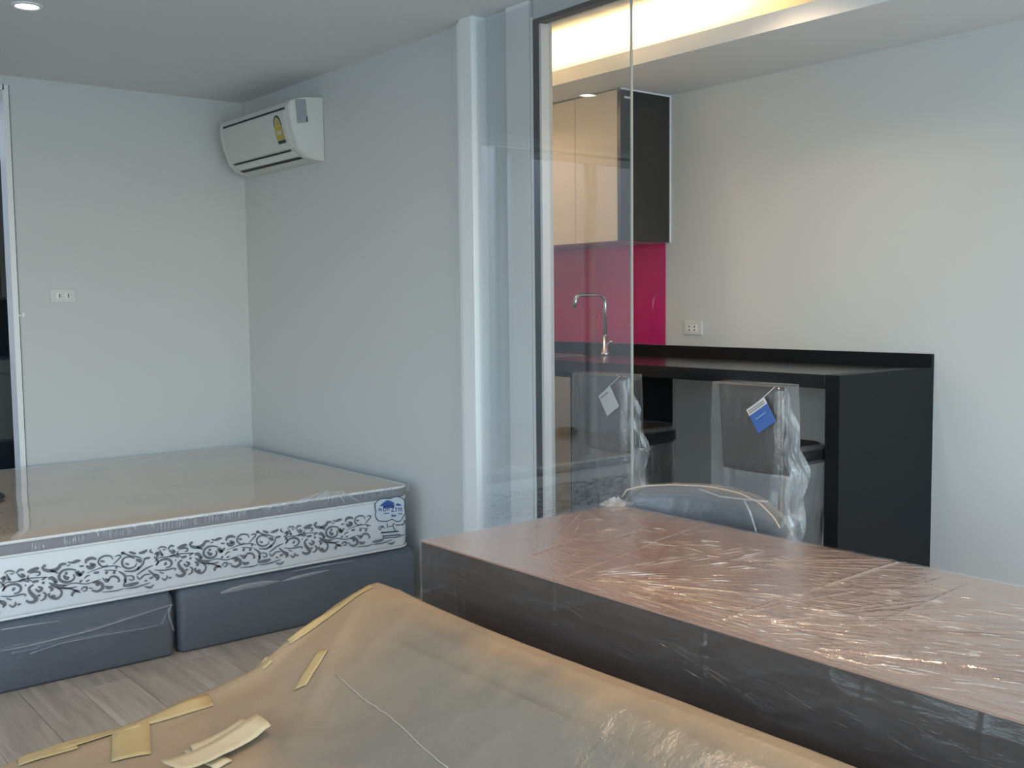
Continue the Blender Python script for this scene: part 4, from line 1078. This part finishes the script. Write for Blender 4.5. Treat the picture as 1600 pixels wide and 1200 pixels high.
# ================================================================== LOW CHAIR BEHIND THE TABLE
ch = thing('low_chair', 'blue grey low chair with curved back in plastic behind the wrapped table', 'chair', (2.45, 2.25, 0))
CY0, CY1 = 1.850, 2.550
def chair_back_top(t):      # t 0 (near end) .. 1 (far end)
    y = CY0+(CY1-CY0)*t
    z = np.interp(t, [0, 0.03, 0.10, 0.22, 0.35, 0.55, 0.75, 0.9, 0.965, 1.0], [0.60, 0.70, 0.735, 0.768, 0.782, 0.785, 0.776, 0.762, 0.745, 0.70])
    return y, z
def chair_shell(th, top_off, z0, nu=60, nv=12, infl=0.0):
    vs, fs = [], []
    for s_ in (0, 1):
        for i in range(nu):
            t = i/(nu-1)
            y, zt = chair_back_top(t)
            y = (CY0+CY1)/2+(y-(CY0+CY1)/2)*(1+infl)
            x = 2.672-0.10*(2*t-1)**2
            for j in range(nv):
                v = j/(nv-1)
                e = math.sqrt(max(0.0, 1-max(0, (v-0.8)/0.2)**2))
                vs.append((x-0.035*(1-v)*0.6+(th*e if s_ else -th*e), y, z0+(zt+top_off-z0)*v))
    g = lambda s_, i, j: (s_*nu+i)*nv+j
    for i in range(nu-1):
        for j in range(nv-1):
            fs.append((g(0, i, j), g(0, i, j+1), g(0, i+1, j+1), g(0, i+1, j))); fs.append((g(1, i, j), g(1, i+1, j), g(1, i+1, j+1), g(1, i, j+1)))
        fs.append((g(0, i, 0), g(0, i+1, 0), g(1, i+1, 0), g(1, i, 0))); fs.append((g(0, i, nv-1), g(0, i+1, nv-1), g(1, i+1, nv-1), g(1, i, nv-1)))
    for j in range(nv-1):
        for i in (0, nu-1): fs.append((g(0, i, j), g(0, i, j+1), g(1, i, j+1), g(1, i, j)))
    return vs, fs
vs, fs = chair_shell(0.026, 0, 0.30)
pydata('backrest', vs, fs, M_GREYUPH, ch, smooth=True)
rrect_loft('seat', 2.14, 2.60, 1.88, 2.52, 0.08, [(0.03, 0.30), (0, 0.31), (0, 0.38), (0.02, 0.405), (0.08, 0.415)], M_GREYUPH, ch)
for x in (2.19, 2.57):
    for y in (1.93, 2.47):
        tube('leg', [(x, y, 0), (x, y, 0.302)], [0.014, 0.02], M_BLACKWOOD, ch, 10)
vs, fs = chair_shell(0.036, 0.008, 0.34, 90, 16, 0.02)
vs = [(x+(0.016*(ridge(y*17+z*9, z*11)-0.5))+0.008*(vnoise(y*40, z*40)-0.5), y, z) for x, y, z in vs]
pydata('plastic_wrap', vs, fs, M_FILM_LOW, ch, smooth=True)
# welded seam along the top and its loose tail
pts = []
for t in np.linspace(0.06, 0.985, 40):
    y, z = chair_back_top(t)
    pts.append((2.660-0.10*(2*t-1)**2-0.028, y, z+0.006))
bm = bmesh.new(); tube('x', pts, 0.0028, None, bm=bm, seg=6); link('film_seam', bm_mesh(bm), mat('film_seam_tan', (0.46, 0.40, 0.35), 0.3), ch, smooth=True)
pts2 = [on(p, 0, 2.60) for p in ((1092, 764), (1125, 776), (1160, 780), (1200, 784))]
tube('film_seam', pts2, 0.003, M_FILM_BUNCH, ch, 6)
tube('film_seam', [on(p, 0, 2.605) for p in ((1163, 782), (1172, 800), (1180, 825), (1184, 845))], 0.0035, M_FILM_BUNCH, ch, 6)
# tail: crumpled fan pointing away from the chair
q0 = on((1232, 803), 0, 2.56)
vs, fs = [tuple(q0)], []
tips = [(1252, 797), (1257, 806), (1250, 815), (1243, 822), (1236, 824)]
for i, p in enumerate(tips):
    q = on(p, 0, 2.555+0.012*(i % 2)); vs.append(tuple(q))
for i in range(1, len(tips)): fs.append((0, i, i+1))
pydata('film_tail', vs, fs, M_FILM_BUNCH, ch)
q = on((1228, 815), 0, 2.60)
film_bunch('film_gather', [(q[0], q[1], q[2]+0.02, 0.012), (q[0], q[1], q[2]-0.05, 0.05), (q[0], q[1], q[2]-0.14, 0.09), (q[0], q[1], q[2]-0.28, 0.10)], M_FILM_BUNCH, ch, (0.3, -1, 0), 4, 77)

# ================================================================== SOFA UNDER A TAN SHEET
sf = thing('covered_sofa', 'low sofa covered by a tan plastic sheet taped at its edges', 'sofa', (1.05, 1.5, 0))
SY0, SY1 = 0.42, 2.55
rrect_loft('seat_base', 0.56, 1.435, SY0+0.06, SY1-0.07, 0.05, [(0.0, 0.03), (0, 0.20), (0.01, 0.22)], M_SOFA, sf)
for a, e in ((SY0+0.20, 1.47), (1.48, SY1-0.20)):
    rrect_loft('seat_cushion', 0.55, 1.43, a, e, 0.05, [(0.02, 0.222), (0, 0.24), (0, 0.31), (0.02, 0.335), (0.06, 0.342)], M_SOFA, sf)
rrect_loft('backrest', 1.44, 1.535, SY0+0.06, SY1-0.07, 0.04, [(0.0, 0.03), (0, 0.50), (0.015, 0.545), (0.04, 0.555)], M_SOFA, sf)
for a, e in ((SY0+0.20, 1.47), (1.48, SY1-0.22)):      # leaning back cushions
    bm = bmesh.new()
    pr = [(1.03, 0.344), (1.10, 0.352), (1.20, 0.402), (1.30, 0.458), (1.38, 0.508), (1.42, 0.532), (1.435, 0.520), (1.435, 0.346)]
    A = [bm.verts.new((x, a, z)) for x, z in pr]; B = [bm.verts.new((x, e, z)) for x, z in pr]
    for i in range(len(pr)): bm.faces.new((A[i], A[(i+1) % len(pr)], B[(i+1) % len(pr)], B[i]))
    fa = bm.faces.new(A); fb = bm.faces.new(B)
    bmesh.ops.bevel(bm, geom=list(set(fa.edges) | set(fb.edges)), offset=0.004, segments=2, affect='EDGES')
    link('back_cushion', bm_mesh(bm), M_SOFA, sf, smooth=False)
for a in (SY0+0.06, SY1-0.19):
    rrect_loft('arm', 0.56, 1.30, a, a+0.12, 0.04, [(0.0, 0.222), (0, 0.30), (0.02, 0.335), (0.04, 0.34)], M_SOFA, sf)
for x in (0.62, 1.44):
    for y in (SY0+0.14, SY1-0.16):
        tube('foot', [(x, y, 0), (x, y, 0.032)], 0.025, M_BLACKWOOD, sf, 10)
PX = [0.50, 0.57, 0.68, 0.80, 0.91, 1.05, 1.17, 1.27, 1.34, 1.41, 1.47, 1.52, 1.555, 1.575]
PZ = [0.350, 0.358, 0.362, 0.370, 0.382, 0.402, 0.430, 0.490, 0.522, 0.553, 0.580, 0.597, 0.600, 0.592]
PZm = [0.345, 0.352, 0.352, 0.352, 0.352, 0.357, 0.398, 0.452, 0.494, 0.540, 0.575, 0.592, 0.592, 0.584]
def sheet_z(x, y):
    a = np.interp(x, PX, PZ); b = np.interp(x, PX, PZm)
    w = np.clip((SY1-y)/0.75, 0, 1); w = w*w*(3-2*w)
    z = a*(1-w)+b*w
    dx, dy = x-1.56, y-2.56
    r = np.hypot(dx, dy); th = np.arctan2(dy, dx)
    z = z+0.020*(ridge(th*5.0+0.7, r*0.6)**2-0.45)*np.exp(-((r-0.55)/0.55)**2)*np.clip(r/0.25, 0, 1)
    z = z+0.014*(vnoise(x*6, y*3)-0.5)*np.clip((1.5-x)/0.2, 0, 1)
    z = z+(0.007*(ridge(x*7+y*5, y*6-x*3)**2-0.4)+0.003*(ridge(x*19-y*11, y*9)**2-0.4))*np.clip((1.54-x)/0.25, 0.1, 1)*np.clip((SY1-y)/0.2, 0.15, 1)
    z = z-0.012*np.clip(1-abs(y-1.475)/0.06, 0, 1)*np.clip((1.25-x)/0.1, 0, 1)
    return np.maximum(z, 0.346)
ny_ = 150
xs = np.interp(np.linspace(0, 1, 80), np.linspace(0, 1, len(PX)), PX)
ysr = np.linspace(SY0, SY1, ny_)
rows = []
for y in ysr:
    zz = sheet_z(xs, np.full_like(xs, y))
    hem = 0.03+0.04*vnoise(y*5, 2.2)
    fl = 0.012*(vnoise(y*12, 5.5)-0.5)
    left = [(0.50-0.012+fl*t, y, zz[0]*(1-t)+0.08*t) for t in (1, 0.75, 0.5, 0.25, 0.06)]
    right = [(1.575+0.008+fl*t*0.8, y, zz[-1]*(1-t)+0.08*t) for t in (0.05, 0.25, 0.5, 0.75, 1)]
    rows.append(left+[(x, y, z) for x, z in zip(xs, zz)]+right)
def end_rows(base, ydir):
    out = []
    for k, t in ((0.010, 0.03), (0.02, 0.25), (0.025, 0.5), (0.03, 0.75), (0.034, 1.0)):
        out.append([(x, y+ydir*(k+0.010*(ridge(x*9, t)-0.5)*t), z*(1-t)+min(z, 0.06)*t) for x, y, z in base])
    return out
rows = end_rows(rows[0], -1)[::-1]+rows+end_rows(rows[-1], 1)
sh = grid_mesh('dust_sheet', np.array(rows), M_SHEET, sf, smooth=True)
def sheet_hit(px_, py_):
    d_ = CF+CR*(px_-800)/FPX-CU*(py_-600)/FPX
    t = 0.5
    while t < 5:
        p = CP+t*d_
        if p[1] < SY1+0.001 and 0.5 < p[0] < 1.575 and p[2] < sheet_z(p[0], p[1]): return p
        if p[2] < 0: return p
        t += 0.004
    return p
def tape_strip(name, a, b, w, m, parent, lift=0.003, n=10, ends=(0, 0), curl=0.0):
    """strip of tape lying on the sheet from photo position a to b"""
    A, B = np.array(a, float), np.array(b, float)
    P = []
    pa, pb = sheet_hit(*A), sheet_hit(*B)
    t_ = (pb-pa)[:2]; t_ /= np.hypot(*t_); nn = np.array([-t_[1], t_[0]])
    for i in range(n):
        s_ = i/(n-1)
        c = pa[:2]*(1-s_)+pb[:2]*s_
        row = []
        for k in range(5):
            u = k/4-0.5
            q = c+nn*u*w+t_*(ends[0]*u if i == 0 else ends[1]*u if i == n-1 else 0)
            x = float(np.clip(q[0], 0.502, 1.574)); y = float(min(q[1], SY1-0.002))
            row.append((x, y, float(sheet_z(x, y))+lift+curl*abs(2*s_-1)**3+0.002*vnoise(i*0.7, k*1.3)))
        P.append(row)
    o = grid_mesh(name, np.array(P), m, parent, smooth=True)
    md = o.modifiers.new('thickness', 'SOLIDIFY'); md.thickness = 0.0008
    return o
tape_strip('tape_strip', (28, 1192), (120, 1166), 0.06, M_TAPE, sf)
tape_strip('tape_strip', (62, 1178), (330, 1098), 0.05, M_TAPE, sf)
tape_strip('tape_strip', (215, 1120), (420, 1042), 0.03, M_TAPE, sf)
tape_strip('tape_strip', (205, 1135), (205, 1185), 0.085, M_TAPE, sf)
tape_strip('tape_strip', (505, 1018), (468, 1078), 0.035, M_TAPE, sf, ends=(0.01, -0.01))
tape_strip('tape_strip', (450, 1005), (580, 918), 0.022, M_TAPE, sf)
pp1 = tape_strip('paper_strip', (265, 1215), (412, 1140), 0.075, M_PAPER, sf, 0.014, 12, (0.0, 0.012), 0.012)
tape_strip('paper_strip', (300, 1180), (386, 1136), 0.05, M_PAPER, sf, 0.007, 10, (0.02, 0.0), 0.008)
tape_strip('paper_strip', (300, 1172), (350, 1200), 0.045, M_PAPER, sf, 0.004, 8)
# welded seam of the sheet running over the seat
sp_ = [sheet_hit(525+175*t, 1055+145*t+3*math.sin(t*9)) for t in np.linspace(0, 1, 24)]
tube('sheet_seam', [(p[0], p[1], float(sheet_z(p[0], p[1]))+0.001) for p in sp_], 0.0015, mat('sheet_seam_weld', (0.40, 0.36, 0.30), 0.5), sf, 6)
